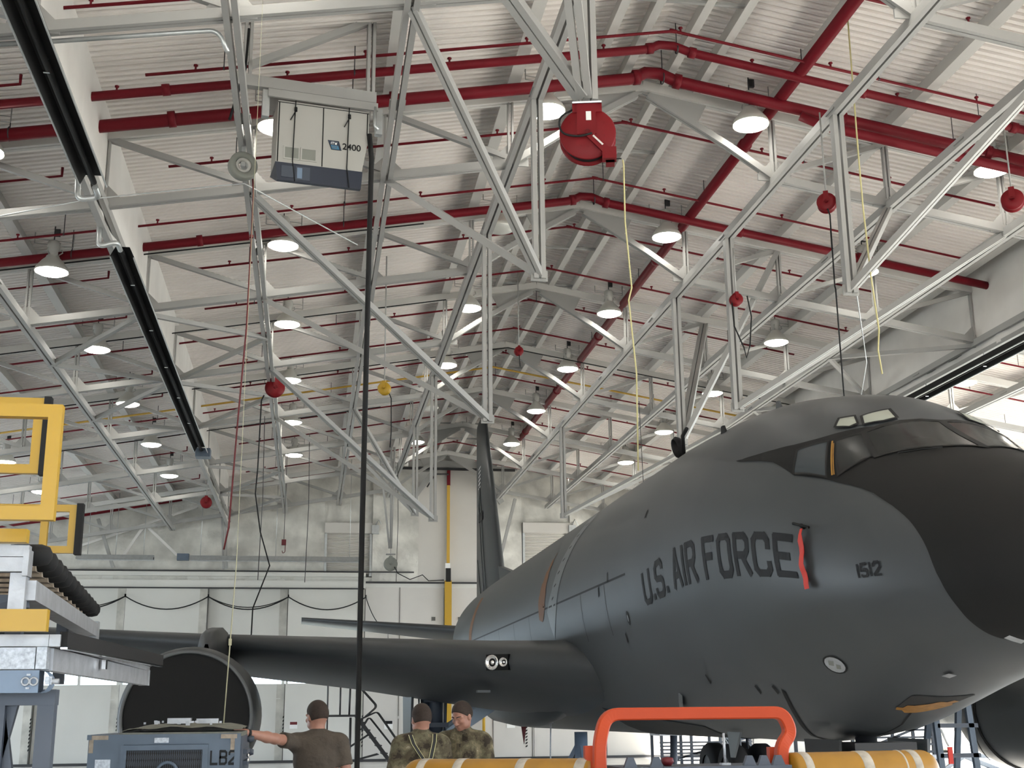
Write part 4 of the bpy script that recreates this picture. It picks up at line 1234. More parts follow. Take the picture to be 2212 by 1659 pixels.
m = MB(); poly_patch(m, [(1.90, 2.80), (1.78, 2.80), (1.78, 2.86), (1.9, 2.86)], .02, 2, 2); poly_patch(m, [(.79, 2.62), (.79, 2.8), (.73, 2.8), (.73, 2.62)], .01, 2, 2); m.build('bright_patch', 'alu', PL)
m = MB(); fan_patch(m, [(7.96 + .07 * math.cos(a), 1.871 + .045 * math.sin(a)) for a in np.linspace(0, 6.28, 13)[:-1]], .006, 2, 1); rg_ = m.build('round_port', 'letter', PL)
m = MB(); fan_patch(m, [(7.96 + .035 * math.cos(a), 1.871 + .022 * math.sin(a)) for a in np.linspace(0, 6.28, 13)[:-1]], .009, 2, 1); m.build('port_centre', 'planeL', rg_)
m = MB()
for s, th in ((5.844, 2.275), (9.3, 1.62), (8.7, 1.55), (8.3, 1.95), (4.6, 2.38), (4.2, 2.40), (6.9, 1.2)):
    poly_patch(m, [(s, th), (s + .06, th + .01), (s + .09, th + .07), (s + .03, th + .06)], .008, 1, 1)
m.build('drain_ports', 'mask', PL)
# air data probe and its flag
m = MB(); p = FS(np.array([2.32, 2.55]), np.array([1.335, 1.345]), .06); m.tube([tuple(p[0]), tuple(p[1])], .014, 6); q = FS(np.array([2.45]), np.array([1.345]), 0.0)[0]; m.tube([tuple(q), tuple((p[0] + p[1]) / 2)], .02, 6)
pr = m.build('air_data_probe', 'mask', PL)
m = MB(); hang = []
top = FS(np.array([2.44]), np.array([1.36]), .05)[0]
for k in range(12):
    s, th = 2.442 - .05 * k / 11, 1.36 + (1.763 - 1.36) * k / 11
    c = FS(np.array([s]), np.array([th]), .045 + .012 * math.sin(k * 1.3))[0]
    w = .055 if k > 1 else .03
    hang.append([(c[0], c[1] + w + .006 * math.sin(k), c[2]), (c[0] - .008, c[1], c[2]), (c[0], c[1] - w, c[2])])
m.grid(hang); m.grid([[(a[0] + .004, a[1], a[2]) for a in r] for r in hang])
m.build('warning_ribbon', 'ribbon', pr)
# antennas on the crown
m = MB(); m.prism([(0, 0), (.35, 0), (.28, .3), (.2, .3)], (0, 6.2, 5.44), (0, 1, 0), (0, 0, 1), .03); m.build('blade_antenna', 'plane', PL)
m = MB(); m.prism([(0, 0), (.3, 0), (.26, .24), (.18, .24)], (-1.02, 5.55, 4.98), (0, 1, 0), (0, 0, 1), .03); m.build('blade_antenna', 'mask', PL)
m = MB(); m.prism([(0, 0), (.5, .0), (.42, -.32), (.3, -.32)], (-.6, 6.9, 1.5), (0, 1, 0), (0, 0, 1), .03); m.build('belly_antenna', 'planeL', PL)
m = MB(); p = FS(np.array([7.4, 7.75]), np.array([2.42, 2.5]), .0); m.bar(tuple(p[0] + np.array([-.02, 0, -.03])), tuple(p[1] + np.array([-.02, 0, -.02])), .05, .12); m.build('belly_antenna', 'planeL', PL)
# boom receptacle dome / air scoop seen on the crown
m = MB(); m.tube([(-.75, 8.3, 5.33), (-.8, 8.15, 5.62), (-.78, 8.0, 5.7)], .03, 6); m.lathe([(.14, -.05), (.17, 0), (.14, .05)], (-.8, 8.4, 5.5), (1, 0, .3), 18); m.build('lifting_fixture', 'black', PL)

# wings
def airfoil(n=14):
    xs = [.5 * (1 - math.cos(math.pi * k / n)) for k in range(n + 1)]
    yt = [5 * (.2969 * math.sqrt(x) - .126 * x - .3516 * x**2 + .2843 * x**3 - .1036 * x**4) for x in xs]
    up = [(x, y * 1.05) for x, y in zip(xs, yt)]
    lo = [(x, -y * .95) for x, y in zip(xs, yt)]
    return up[::-1] + lo[1:-1]
AF = airfoil()
def wing_mesh(secs, sg):
    m = MB()
    rows = []
    for a, sle, zle, ch, tr, zte in secs:
        rows.append([(-sg * a, sle + x * ch, zle + (zte - zle) * x + y * tr * ch) for x, y in AF])
    m.grid(rows, True, cv=True)
    m.add(rows[-1], [tuple(range(len(AF)))])
    return m
WS = [(1.2, 10.75, 2.45, 10.6, .118, 1.98), (1.83, 11.25, 2.50, 10.1, .118, 2.02), (2.9, 12.12, 2.60, 9.2, .115, 2.14), (5, 13.8, 2.83, 7.6, .108, 2.42), (8.0, 16.2, 3.14, 5.75, .10, 2.75), (14, 21.0, 3.72, 4.2, .095, 3.5), (19.8, 25.65, 4.25, 2.85, .09, 4.13)]
for sg in (1, -1):
    w = wing_mesh(WS, sg).build('wing', 'plane', PL)
    if sg == 1:
        # landing lights set into the leading edge
        zf = 2.585
        m = MB().box((-2.9, 12.16, 2.585), (.42, .1, .26), (Vector((.78, -.62, 0)), Vector((.62, .78, 0)), Vector((0, 0, 1)))); lb = m.build('light_bay', 'mask', w)
        for dx, r in ((.09, .125), (-.13, .075)):
            c = Vector((-2.9, 12.16, 2.585)) + Vector((-.78, .62, 0)) * dx + Vector((-.62, -.78, 0)) * .055
            MB().lathe([(r, 0), (r * .97, .03), (r * .8, .015), (r * .35, -.02), (r * .2, .01), (0, .015)], c, (-.62, -.78, 0), 20).build('landing_light', 'chrome', lb)
        MB().box((-3.05, 12.9, 2.13), (.22, .16, .04)).build('drain_mast', 'planeL', w)
    # root fairing
    m = MB()
    rows = []
    for s, r, z0, h in ((12.0, .02, 2.3, .03), (13.0, .22, 2.2, .3), (14.5, .4, 2.05, .42), (16, .5, 1.98, .46), (18, .5, 1.95, .46), (21, .4, 2.0, .42), (22.6, .05, 2.15, .05)):
        rows.append([(-sg * (1.5 + r * math.cos(t)), s, z0 + h * math.sin(t)) for t in np.linspace(-math.pi, math.pi, 17)[:-1]])
    m.grid(rows, True, cv=True); m.build('wing_fairing', 'plane', PL)
    # engines: inboard and outboard nacelles with pylons
    for a, sin, zc, nm in ((7.95, 12.62, 1.76, 'in'), (14.1, 17.4, 2.35, 'out')):
        prof = [(1.0, .12), (1.005, .03), (1.02, .0), (1.045, .01), (1.075, .06), (1.12, .3), (1.15, .8), (1.16, 1.6), (1.12, 2.3), (1.02, 2.75), (.86, 3.0)]
        m = MB().lathe(prof, (-sg * a, sin, zc), (0, 1, 0), 56)
        cw = m.build('engine_cowl', 'plane', PL)
        MB().lathe([(1.0, .06), (1.008, .01), (1.025, -.006), (1.045, .004), (1.062, .03)], (-sg * a, sin, zc), (0, 1, 0), 56).build('inlet_lip', 'planeL', cw)
        m = MB().lathe([(1.0, .05), (1.0, .3)], (-sg * a, sin, zc), (0, 1, 0), 48)
        m.lathe([(1.0, .08), (.5, .10), (0, .11)], (-sg * a, sin, zc), (0, 1, 0), 48)
        m.build('inlet_duct', 'mask', cw)
        m = MB().lathe([(.84, 2.6), (.6, 3.2), (.52, 4.2), (.42, 4.9), (.25, 4.95), (.05, 5.5)], (-sg * a, sin, zc), (0, 1, 0), 36); m.build('core_exhaust', 'galv', cw)
        MB().box((-sg * a + .98, sin + .25, zc - .42), (.09, .3, .12)).build('cowl_latch', 'mask', cw)
        if nm == 'in' and sg < 0:
            m = MB().tube([(-sg * a + sg * 1.17 * math.cos(t), sin + 1.75, zc + 1.17 * math.sin(t)) for t in np.linspace(-1.5, 1.2, 24)], .028, 6); m.tube([(-sg * a + sg * 1.165 * math.cos(t), sin + 1.9 - (t + .2) * .5, zc + 1.165 * math.sin(t)) for t in np.linspace(-1.0, -.2, 8)], .01, 5); m.build('cowl_seam', 'mask', cw)
        # pylon
        zl = 3.14 if nm == 'in' else 3.72
        m = MB()
        rows = []
        for s, hw, z0, z1 in ((sin + .9, .05, zc + .95, zc + 1.2), (sin + 1.3, .15, zc + .9, zc + 1.42), (sin + 2.2, .2, zc + .9, zl + .16), (sin + 3.6, .2, zc + .7, zl + .28), (sin + 5.5, .16, zc + .6, zl + .12), (sin + 6.8, .04, zc + .6, zl - .1)):
            px = -sg * a + sg * .2
            rows.append([(px - hw * 1.5, s, z0), (px - hw, s, z1 - .1), (px - hw * .5, s, z1), (px + hw * .5, s, z1), (px + hw, s, z1 - .1), (px + hw * 1.5, s, z0)])
        m.grid(rows, True, cv=True); m.build('engine_pylon', 'plane', PL)

# tail
for sg in (1, -1):
    wing_mesh([(.4, 31.6, 4.35, 4.6, .10, 4.25), (1.2, 32.2, 4.42, 4.2, .10, 4.34), (6.15, 35.9, 5.03, 1.9, .09, 4.98)], sg).build('tailplane', 'plane', PL)
fin = MB()
rows = []
for z, s, ch, tr in ((5.0, 29.2, 6.6, .085), (5.5, 29.7, 6.1, .085), (11.75, 33.35, 2.35, .085), (11.95, 33.6, 2.0, .07)):
    rows.append([(y * tr * ch, s + x * ch, z) for x, y in AF])
fin.grid(rows, True, cv=True); fin.add(rows[-1], [tuple(range(len(AF)))])
fn = fin.build('tail_fin', 'plane', PL)
m = MB(); m.prism([(25.6, 5.45), (29.9, 5.45), (30.4, 6.3)], (0, 0, 0), (0, 1, 0), (0, 0, 1), .16); m.build('dorsal_fillet', 'plane', fn)
def finx(s, z):
    t = (z - 5.5) / 6.25
    sle, ch = 29.7 + 3.65 * t, 6.1 - 3.75 * t
    x = min(max((s - sle) / ch, 0), 1)
    return -(5 * (.2969 * math.sqrt(x) - .126 * x - .3516 * x**2 + .2843 * x**3 - .1036 * x**4)) * 1.05 * .085 * ch - .008
m = MB()
for k in range(6):
    z = 10.15 - .14 * k
    s0 = 33.6
    m.add([(finx(s0, z), s0, z), (finx(s0 + .75, z - .3), s0 + .75, z - .0), (finx(s0 + .75, z - .3), s0 + .75, z - .05), (finx(s0, z), s0, z - .05)], [(0, 1, 2, 3)])
m.build('flag_marking', 'white', fn)
m = MB()
for p, q in (((31.6, 5.6), (33.9, 9.4)), ((32.2, 5.6), (34.2, 8.8)), ((33.9, 9.4), (34.2, 8.8)), ((33.2, 5.6), (34.9, 7.0))):
    m.tube([(finx(*p), p[0], p[1]), (finx((p[0] + q[0]) / 2, (p[1] + q[1]) / 2), (p[0] + q[0]) / 2, (p[1] + q[1]) / 2), (finx(*q), q[0], q[1])], .02, 5)
m.build('rudder_outline', 'planeL', fn)
m = MB(); m.box((finx(33.3, 8.3) - .01, 33.3, 8.3), (.01, .9, .3)); m.build('tail_code_patch', 'letter', fn)

# landing gear
def wheel(mb_t, mb_r, c, R, w, ax=(1, 0, 0)):
    mb_t.lathe([(R * .55, -w / 2), (R * .9, -w / 2), (R, -w * .3), (R, w * .3), (R * .9, w / 2), (R * .55, w / 2)], c, ax, 32)
    mb_r.lathe([(R * .56, -w / 2 + .03), (R * .42, -w / 2 + .05), (R * .2, -w / 2 + .02), (0, -w / 2 + .02)], c, ax, 20)
    mb_r.lathe([(R * .56, w / 2 - .03), (R * .42, w / 2 - .05), (R * .2, w / 2 - .02), (0, w / 2 - .02)], c, ax, 20)
for sg in (1, -1):
    a, s = (3.36, 17.85) if sg == 1 else (2.95, 17.3)
    x = -sg * a
    g_ = MB()
    g_.tube([(x, s, 2.5), (x, s, 1.35)], .17, 16); g_.tube([(x, s, 1.4), (x, s, .62)], .1, 14)
    g_.bar((x, s - .8, .58), (x, s + .8, .58), .18, .2)
    g_.box((x, s, .6), (.3, .34, .36)); g_.tube([(x - .26, s - .1, 2.4), (x - .2, s - .1, 1.3)], .07, 10); g_.tube([(x + .22, s - .12, 2.45), (x + .19, s - .12, 1.0)], .03, 8)
    for z in (2.05, 1.55): g_.box((x, s - .12, z), (.52, .2, .09))
    sp = g_.build('main_gear_strut', 'bluegreyD', PL)
    MB().tube([(x - .36, s - .2, 2.45), (x - .34, s - .2, 1.25), (x - .1, s - .22, .8)], .02, 6).build('brake_line', 'galv', sp)
    b_ = MB().bar((x + sg * .1, s, 1.25), (-sg * 1.7, s, 2.25), .22, .26); b_.tube([(x + sg * .2, s - .15, 1.5), (-sg * 2.0, s - .15, 2.3)], .05, 8)
    b_.build('side_brace', 'strut', PL)
    for ds in (-.62, .62):
        for dx in (-.3, .3):
            t_, r_ = MB(), MB()
            wheel(t_, r_, (x + dx, s + ds, .56), .56, .36)
            wt = t_.build('main_wheel', 'tyre', PL)
            r_.build('wheel_hub', 'planeL', wt)
    # gear door
    d = MB(); d.prism([(s - 1.0, 2.3), (s + 1.2, 2.3), (s + 1.0, 1.3), (s - .8, 1.3)], (x - sg * .55, 0, 0), (0, 1, 0), (0, 0, 1), .05); d.build('gear_door', 'plane', PL)
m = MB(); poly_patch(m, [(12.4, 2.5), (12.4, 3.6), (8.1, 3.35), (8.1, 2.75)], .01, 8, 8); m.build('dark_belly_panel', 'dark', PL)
ng = MB(); s = 4.55
ng.tube([(0, s, 1.5), (0, s, .5)], .12, 14); ng.bar((0, s, 1.0), (0, s + 1.1, 1.5), .1, .12); ng.box((0, s - .2, 1.25), (.7, .55, .34))
sp = ng.build('nose_gear_strut', 'blackmetal', PL)
for dx in (-.24, .24):
    t_, r_ = MB(), MB()
    wheel(t_, r_, (dx, s, .46), .46, .28)
    wt = t_.build('nose_wheel', 'tyre', PL); r_.build('wheel_hub', 'planeL', wt)
for dx in (-.5, .5):
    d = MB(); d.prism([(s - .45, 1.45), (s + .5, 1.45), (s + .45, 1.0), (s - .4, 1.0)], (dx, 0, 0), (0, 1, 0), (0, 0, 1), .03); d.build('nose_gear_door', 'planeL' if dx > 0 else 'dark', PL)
m = MB(); m.tube([(.55, 3.9, 1.55), (.62, 3.9, 1.38)], .012, 6); mm = m.build('pin_lanyard', 'white', PL)
MB().bb((.60, 3.88, 1.20), (.65, 3.9, 1.37)).build('warning_flag', 'ribbon', mm)
# ================================================================ WORK PLATFORM AT THE LEFT EDGE
t = thing('work_platform', 'aluminium maintenance platform with yellow gates and black bumpers at the left edge', 'work platform', (-1.9, 7.5, 0))
o = t.location
def gate(x0, x1, z0, z1, Y, w, name, bumper=False, mid=None):
    m = MB()
    for a, b in (((x0, Y, z1 - w / 2), (x1, Y, z1 - w / 2)), ((x0, Y, z0 + w / 2), (x1, Y, z0 + w / 2))): m.bar(a, b, w * .9, w)
    for x in ([x0, x1] + ([mid] if mid else [])):
        xx = x + (w / 2 if x == x0 else -w / 2 if x == x1 else 0)
        m.bar((xx, Y, z0 + w), (xx, Y, z1 - w), w, w * .9, (0, 1, 0))
    g_ = m.build(name, 'yellow', t, o)
    if bumper:
        MB().bb((x1, Y - .035, z0 - .01), (x1 + .045, Y + .035, z1 + .01)).build('rubber_bumper', 'black', g_, o)
    return g_
gate(-1.44, -1.105, 2.575, 3.085, 5.6, .058, 'safety_gate')
gate(-2.3, -1.80, 3.31, 3.82, 8.5, .06, 'safety_gate', True)
gate(-2.5, -1.70, 2.90, 3.25, 9.4, .05, 'safety_gate', True, mid=-1.92)
m = MB()
for x, Y, z0, z1 in ((-2.27, 8.5, 2.5, 3.4), (-2.45, 9.4, 2.5, 2.95), (-1.92, 9.4, 2.5, 2.95), (-1.40, 5.62, 2.5, 2.6), (-2.45, 8.5, 2.5, 3.36)):
    MB().bar((x, Y, z0), (x, Y, z1), .05, .05).build('gate_post', 'yellow', t, o)
MB().bb((-2.6, 5.93, 2.525), (-1.285, 5.99, 2.585)).build('toe_board', 'yellow', t, o)
MB().bb((-2.6, 5.80, 2.12), (-1.142, 5.86, 2.215)).build('toe_board', 'yellow', t, o)
# upper deck of sliding panels with rubber tips
m = MB().bb((-2.8, 6.0, 2.40), (-1.285, 6.06, 2.465)); m.bb((-2.8, 6.0, 2.468), (-1.285, 6.06, 2.52)); m.bb((-1.305, 5.99, 2.38), (-1.28, 6.08, 2.50))
m.build('upper_deck_edge', 'alu', t, o)
for k in range(13):
    Y = 6.14 + k * .262
    x1 = -1.27 - .022 * k
    p = MB().bb((-2.8, Y - .05, 2.44), (x1 - .03, Y + .05, 2.485)).build('sliding_panel', 'tape', t, o)
    tp = MB().tube([(x1 - .13, Y, 2.492), (x1 - .11, Y, 2.492), (x1 + .01, Y + .01, 2.492), (x1 + .045, Y + .015, 2.49), (x1 + .06, Y + .017, 2.489)], [.03, .05, .052, .042, .015], 10)
    tp.bb((x1 - .10, Y - .12, 2.475), (x1 - .03, Y + .12, 2.525))
    tp.build('rubber_tip', 'black', p, o)
m = MB().bar((-1.30, 6.05, 2.32), (-1.56, 9.5, 2.36), .1, .09); m.bb((-1.36, 6.015, 2.2), (-1.29, 6.075, 2.396)); m.bb((-1.72, 9.4, 2.26), (-1.5, 9.5, 2.42))
m.build('upper_side_beam', 'alu', t, o)
for x, Y in ((-1.36, 6.2), (-1.72, 9.3), (-2.6, 6.2)): MB().bar((x, Y, 1.98), (x, Y, 2.42), .07, .07).build('deck_post', 'bluegreyD', t, o)
m = MB()
m.bar((-1.3, 6.1, 2.27), (-1.7, 6.3, 2.16), .05, .05); m.bb((-1.9, 6.5, 2.25), (-1.46, 7.2, 2.34))
m.build('deck_support', 'bluegreyD', t, o)
MB().lathe([(.016, -.02), (.016, .0), (0, .005)], (-1.33, 6.07, 2.245), (0, -1, 0), 12).build('pivot_bolt', 'chrome', t, o)
MB().bb((-1.345, 6.1, 2.335), (-1.305, 6.16, 2.395)).build('pale_blue_block', 'bluegrey', t, o)
# lower deck
m = MB().bb((-2.8, 6.0, 2.065), (-1.165, 6.1, 2.118)); m.bb((-1.163, 6.0, 2.065), (-1.115, 6.4, 2.118)); m.bb((-2.8, 6.1, 2.07), (-1.12, 9.4, 2.1))
m.build('lower_deck', 'alu', t, o)
m = MB().bb((-2.8, 5.99, 1.965), (-1.215, 6.06, 2.06)); m.bb((-1.21, 5.985, 1.965), (-1.165, 6.07, 2.062))
m.build('front_beam', 'plate', t, o)
m = MB().bar((-1.175, 6.06, 2.01), (-1.145, 9.35, 2.02), .05, .1); m.bb((-1.185, 9.35, 1.97), (-1.115, 9.39, 2.075))
m.build('side_beam', 'alu', t, o)
m = MB(); m.bar((-1.105, 6.02, 2.097), (-1.05, 9.42, 2.145), .035, .07); rb = m.build('edge_bumper', 'black', t, o)
m = MB(); m.bar((-1.10, 6.02, 2.058), (-1.05, 9.42, 2.103), .03, .008)
m.build('bumper_hinge', 'chrome', rb, o)
MB().box((-1.112, 7.3, 2.035), (.02, .06, .05)).build('latch', 'chrome', t, o)
m = MB().bb((-2.8, 5.98, 1.862), (-1.19, 6.1, 1.96)); m.lathe([(.049, 0), (.049, .12)], (-1.19, 5.98, 1.911), (0, 1, 0), 18)
bl = m.build('blue_cross_beam', 'bluegrey', t, o)
for dx in (0, .035):
    MB().lathe([(.012, .004), (.019, .006), (.021, 0), (.019, -.004), (.012, -.002)], (-1.245 + dx, 5.975, 1.911), (0, -1, 0), 18, closed=True).build('lifting_eye', 'plate', bl, o)
for z in (1.94, 1.882): MB().box((-1.233, 5.975, z), (.016, .01, .008)).build('bolt_slot', 'plate', bl, o)
m = MB(); m.box((-1.15, 6.0, 1.915), (.03, .03, .035)); m.lathe([(.012, 0), (.012, .03)], (-1.135, 6.0, 1.912), (1, 0, 0), 10)
m.build('hinge_pin', 'plate', bl, o)
lg = MB()
lg.bar((-2.8, 6.2, 1.845), (-1.145, 6.2, 1.845), .09, .07)
for x in (-1.185, -1.40, -2.0, -2.7): lg.bar((x, 6.2, 0.1), (x, 6.2, 1.85), .075, .075, (0, 1, 0))
lg.bar((-1.40, 6.22, 1.82), (-1.30, 6.22, 1.3), .05, .04); lg.bar((-1.44, 6.22, 1.3), (-1.34, 6.22, 1.82), .05, .04); lg.bar((-2.0, 6.22, .4), (-1.2, 6.22, 1.4), .05, .04); lg.bar((-1.2, 6.22, .4), (-2.0, 6.22, 1.4), .05, .04)
for x in (-2.15, -2.7): lg.bar((x, 9.3, .1), (x, 9.3, 2.0), .075, .075); lg.bar((x, 6.2, .25), (x, 9.3, .25), .07, .07)
lg.build('leg_frame', 'bluegreyD', t, o)
for x, Y in ((-1.3, 6.3), (-2.7, 6.3), (-2.15, 9.2), (-2.7, 9.2)):
    if 1: MB().lathe([(.0, -.03), (.09, -.03), (.1, -.02), (.1, .02), (.09, .03), (0, .03)], (x, Y, .1), (1, 0, 0), 18).build('caster', 'tyre', t, o)

# ================================================================ GROUND CART
t = thing('ground_cart', 'blue-grey ground support cart with mesh grille, lettered LB2', 'cart', (-1.0, 10.2, 0))
o = t.location
x0, x1, y0, y1, zt_ = -1.535, -.485, 9.6, 10.85, 1.635
m = MB().bb((x0, y0 + .02, .45), (x1, y1, zt_))
bd = m.build('body', 'cart', t, o)
m = MB()
m.bb((x0, y0, 1.565), (x1, y0 + .03, zt_)); m.bb((x0, y0, .45), (-1.29, y0 + .02, 1.565)); m.bb((-.70, y0, .45), (x1, y0 + .02, 1.565)); m.bb((-1.31, y0 - .012, .5), (-1.27, y0 + .02, 1.525)); m.bb((-.74, y0 - .012, .5), (-.70, y0 + .02, 1.525)); m.bb((-1.31, y0 - .012, 1.525), (-.70, y0 + .02, 1.56))
m.bb((x1 - .03, y0 - .01, .45), (x1 + .01, y0 + .03, zt_)); m.bb((x0 - .01, y0 - .01, 1.60), (x0 + .02, y0 + .03, zt_))
m.build('front_frame', 'cart', t, o)
gr = MB()
for k in range(40):
    a = -1.27 + k * .0145
    for s in (-1, 1):
        z0, z1 = .52, 1.525
        n = 22
        for i in range(n):
            za, zb_ = z0 + (z1 - z0) * i / n, z0 + (z1 - z0) * (i + 1) / n
            dx = .0036 * s * (1 if i % 2 else -1)
            gr.add([(a - dx - .0012, y0 + .005, za), (a - dx + .0012, y0 + .005, za), (a + dx + .0012, y0 + .005, zb_), (a + dx - .0012, y0 + .005, zb_)], [(0, 1, 2, 3)])
gr.build('mesh_grille', 'bluegreyD', t, o)
MB().bb((-1.275, y0 + .012, .5), (-.735, y0 + .018, 1.53)).build('grille_cavity', 'dark', t, o)
MB().tube([(-.98 + .07 * math.cos(a), y0 - .01, 1.37 + .07 * math.sin(a)) for a in np.linspace(0, 6.28, 20)], .012, 6).build('round_fitting', 'cart', t, o)
flat_text('LB2', (-.685, y0 - .002, 1.415), (1, 0, 0), (0, 0, 1), .105, .185, .17, .28).build('unit_lettering', 'letter', t, o)
for a in ((-1.48, 1.38, .105, .085), (-1.08, 1.575, .10, .035)):
    MB().bb((a[0], y0 - .006, a[1]), (a[0] + a[2], y0, a[1] + a[3])).build('data_plate', 'plate', t, o)
MB().bb((-1.465, y0 - .005, 1.355), (-1.43, y0, 1.375)).build('data_plate', 'plate', t, o)
for a_, b_ in ((((-1.53, y0 - .003, 1.60)), (-1.40, y0, 1.63)), ((-1.53, y0 - .003, 1.51), (-1.50, y0, 1.6)), ((-.615, y0 - .012, 1.60), (-.50, y0 - .001, 1.63)), ((-.545, y0 - .004, 1.5), (-.50, y0, 1.6))): MB().bb(a_, b_).build('worn_tape', 'tape', t, o)
h = MB()
rows = []
for u in np.linspace(0, 1, 9):
    Y = y0 + .02 + u * 1.2
    rows.append([(x, Y, zt_ + .005 + .07 * max(0, math.sin(math.pi * min(max((x + 1.34) / .92, 0), 1))) ** .4 * (.6 + .4 * min(1, u * 3)) + .006 * math.sin(x * 23 + Y * 9)) for x in np.linspace(-1.33, -.47, 18)])
h.grid(rows)
h.bb((-1.33, y0 + .02, zt_ - .02), (-.47, y1, zt_ + .012))
hood = h.build('top_hood', 'carthood', t, o)
m = MB(); rnd = random.Random(3)
for k in range(22): m.box((rnd.uniform(-1.27, -.62), y0 + .08 + rnd.uniform(0, .5), zt_ + .075 + rnd.uniform(-.01, .012)), (.012 + rnd.random() * .02, .02, .015))
m.bb((-1.03, y0 + .3, zt_ + .07), (-.86, y0 + .4, zt_ + .11)); m.bb((-.82, y0 + .3, zt_ + .07), (-.66, y0 + .36, zt_ + .105))
m.build('hood_fasteners', 'alu', hood, o)
sd = MB()
sd.bb((x1, y0 + .02, .45), (x1 + .02, y1, zt_ - .02))
for k, z in enumerate((1.5, 1.42, 1.34, 1.26)): sd.box((x1 + .035, y0 + .5, z), (.03, .5, .03))
sd.lathe([(.02, 0), (.03, .02), (.02, .05)], (x1 + .02, y0 + .9, 1.58), (1, 0, 0), 10); sd.lathe([(.02, 0), (.03, .02), (.02, .05)], (x1 + .02, y0 + .9, 1.48), (1, 0, 0), 10)
sd.build('side_controls', 'bluegreyD', t, o)
m = MB()
for Y, z in ((y0 + .35, 1.47), (y0 + .32, 1.44)): m.lathe([(.0, 0), (.014, .005), (.01, .015), (0, .018)], (x1 + .05, Y, z), (.6, -1, 0), 10)
m.build('bright_knobs', 'chrome', t, o)
for x in (x0 + .1, x1 - .1):
    for Y in (y0 + .2, y1 - .2): MB().lathe([(0, -.07), (.2, -.07), (.24, -.04), (.24, .04), (.2, .07), (0, .07)], (x, Y, .24), (1, 0, 0), 20).build('wheel', 'tyre', t, o)
MB().bb((x0 + .05, y0 + .05, .3), (x1 - .05, y1 - .05, .46)).build('chassis', 'blackmetal', t, o)

# ================================================================ TROLLEY WITH ORANGE GUARD
t = thing('jack_trolley', 'trolley with orange guard rail and banded yellow cylinders in the foreground', 'trolley', (2.1, 6.9, 0))
o = t.location
m = MB()
def sq_tube(mb, path, w):
    P = [Vector(p) for p in path]
    rows = []
    for i, p in enumerate(P):
        d = (P[min(i + 1, len(P) - 1)] - P[max(i - 1, 0)]).normalized()
        y = Vector((0, 1, 0)); x = d.cross(y).normalized()
        c = .22
        rows.append([p + x * (w / 2 * a) + y * (w / 2 * b) for a, b in ((-1 + c, -1), (1 - c, -1), (1, -1 + c), (1, 1 - c), (1 - c, 1), (-1 + c, 1), (-1, 1 - c), (-1, -1 + c))])
    mb.grid(rows, False, cv=True)
    mb.add(rows[0], [tuple(range(8))[::-1]]); mb.add(rows[-1], [tuple(range(8))])
sq_tube(m, arc_pts([(1.545, 6.8, .6), (1.545, 6.8, 1.60), (1.60, 6.85, 1.745), (2.6, 6.85, 1.745), (2.645, 6.85, 1.64), (2.56, 6.8, 1.56), (2.585, 6.8, .6)], .16), .066)
m.bar((1.51, 6.9, .6), (1.51, 6.9, 1.58), .05, .05, (0, 1, 0)); m.bar((2.53, 6.9, .6), (2.55, 6.9, 1.56), .05, .05, (0, 1, 0))
m.build('orange_guard', 'orange', t, o)
def cyl(p, q, R, name, bands):
    p, q = Vector(p), Vector(q)
    L = (q - p).length; d = (q - p) / L
    pr_ = [(R * math.sin(a), R * .9 * (1 - math.cos(a))) for a in np.linspace(0, math.pi / 2, 8)] + [(R, L - .02), (R * .92, L), (0, L)]
    c = MB().lathe(pr_, p, d, 36).build(name, 'ytank', t, o)
    for s, w in bands:
        MB().lathe([(R * 1.0, s * L - w / 2), (R * 1.022, s * L - w / 2 + .002), (R * 1.022, s * L + w / 2 - .002), (R, s * L + w / 2)], p, d, 36).build('tape_band', 'band', c, o)
    return c
cyl((.56, 7.55, 1.39), (1.53, 6.9, 1.40), .115, 'padded_cylinder', ((.13, .05), (.33, .055), (.66, .055), (.96, .06)))
cyl((3.53, 6.95, 1.42), (2.60, 6.8, 1.42), .112, 'padded_cylinder', ((.19, .05), (.27, .012), (.53, .065), (.92, .05)))
m = MB().bb((1.62, 6.62, 1.36), (2.55, 6.98, 1.475)); m.bb((1.56, 6.7, 1.3), (2.6, 6.9, 1.4))
for x in (1.66, 1.80, 2.31, 2.39, 2.47): m.prism([(-.02, 0), (.05, 0), (.03, .05), (0, .05)], (x, 6.65, 1.475), (1, 0, 0), (0, 0, 1), .03)
m.build('tool_tray', 'bluegreyD', t, o)
m = MB().lathe([(.0, 0), (.02, 0), (.035, .02), (.03, .04), (0, .045)], (1.905, 6.75, 1.476), (0, 0, 1), 14); m.build('red_cap', 'redcap', t, o)
m = MB().bb((2.19, 6.7, 1.476), (2.24, 6.74, 1.487)); m.tube([(2.215, 6.72, 1.48), (2.213, 6.72, 1.64)], .007, 6); m.build('pale_pin', 'plate', t, o)
m = MB()
for x in (1.6, 2.55): m.bar((x, 6.75, .25), (x, 6.75, 1.35), .08, .08)
m.bb((.7, 6.6, .25), (3.4, 7.3, .4)); m.bar((.95, 7.25, .4), (.95, 7.25, 1.3), .07, .07); m.bar((3.1, 6.88, .4), (3.1, 6.88, 1.32), .07, .07)
m.build('trolley_frame', 'bluegreyD', t, o)
for x, Y in ((.9, 6.7), (.9, 7.25), (3.2, 6.7), (3.2, 7.25)): MB().lathe([(0, -.04), (.1, -.04), (.125, -.025), (.125, .025), (.1, .04), (0, .04)], (x, Y, .125), (1, 0, 0), 18).build('wheel', 'tyre', t, o)

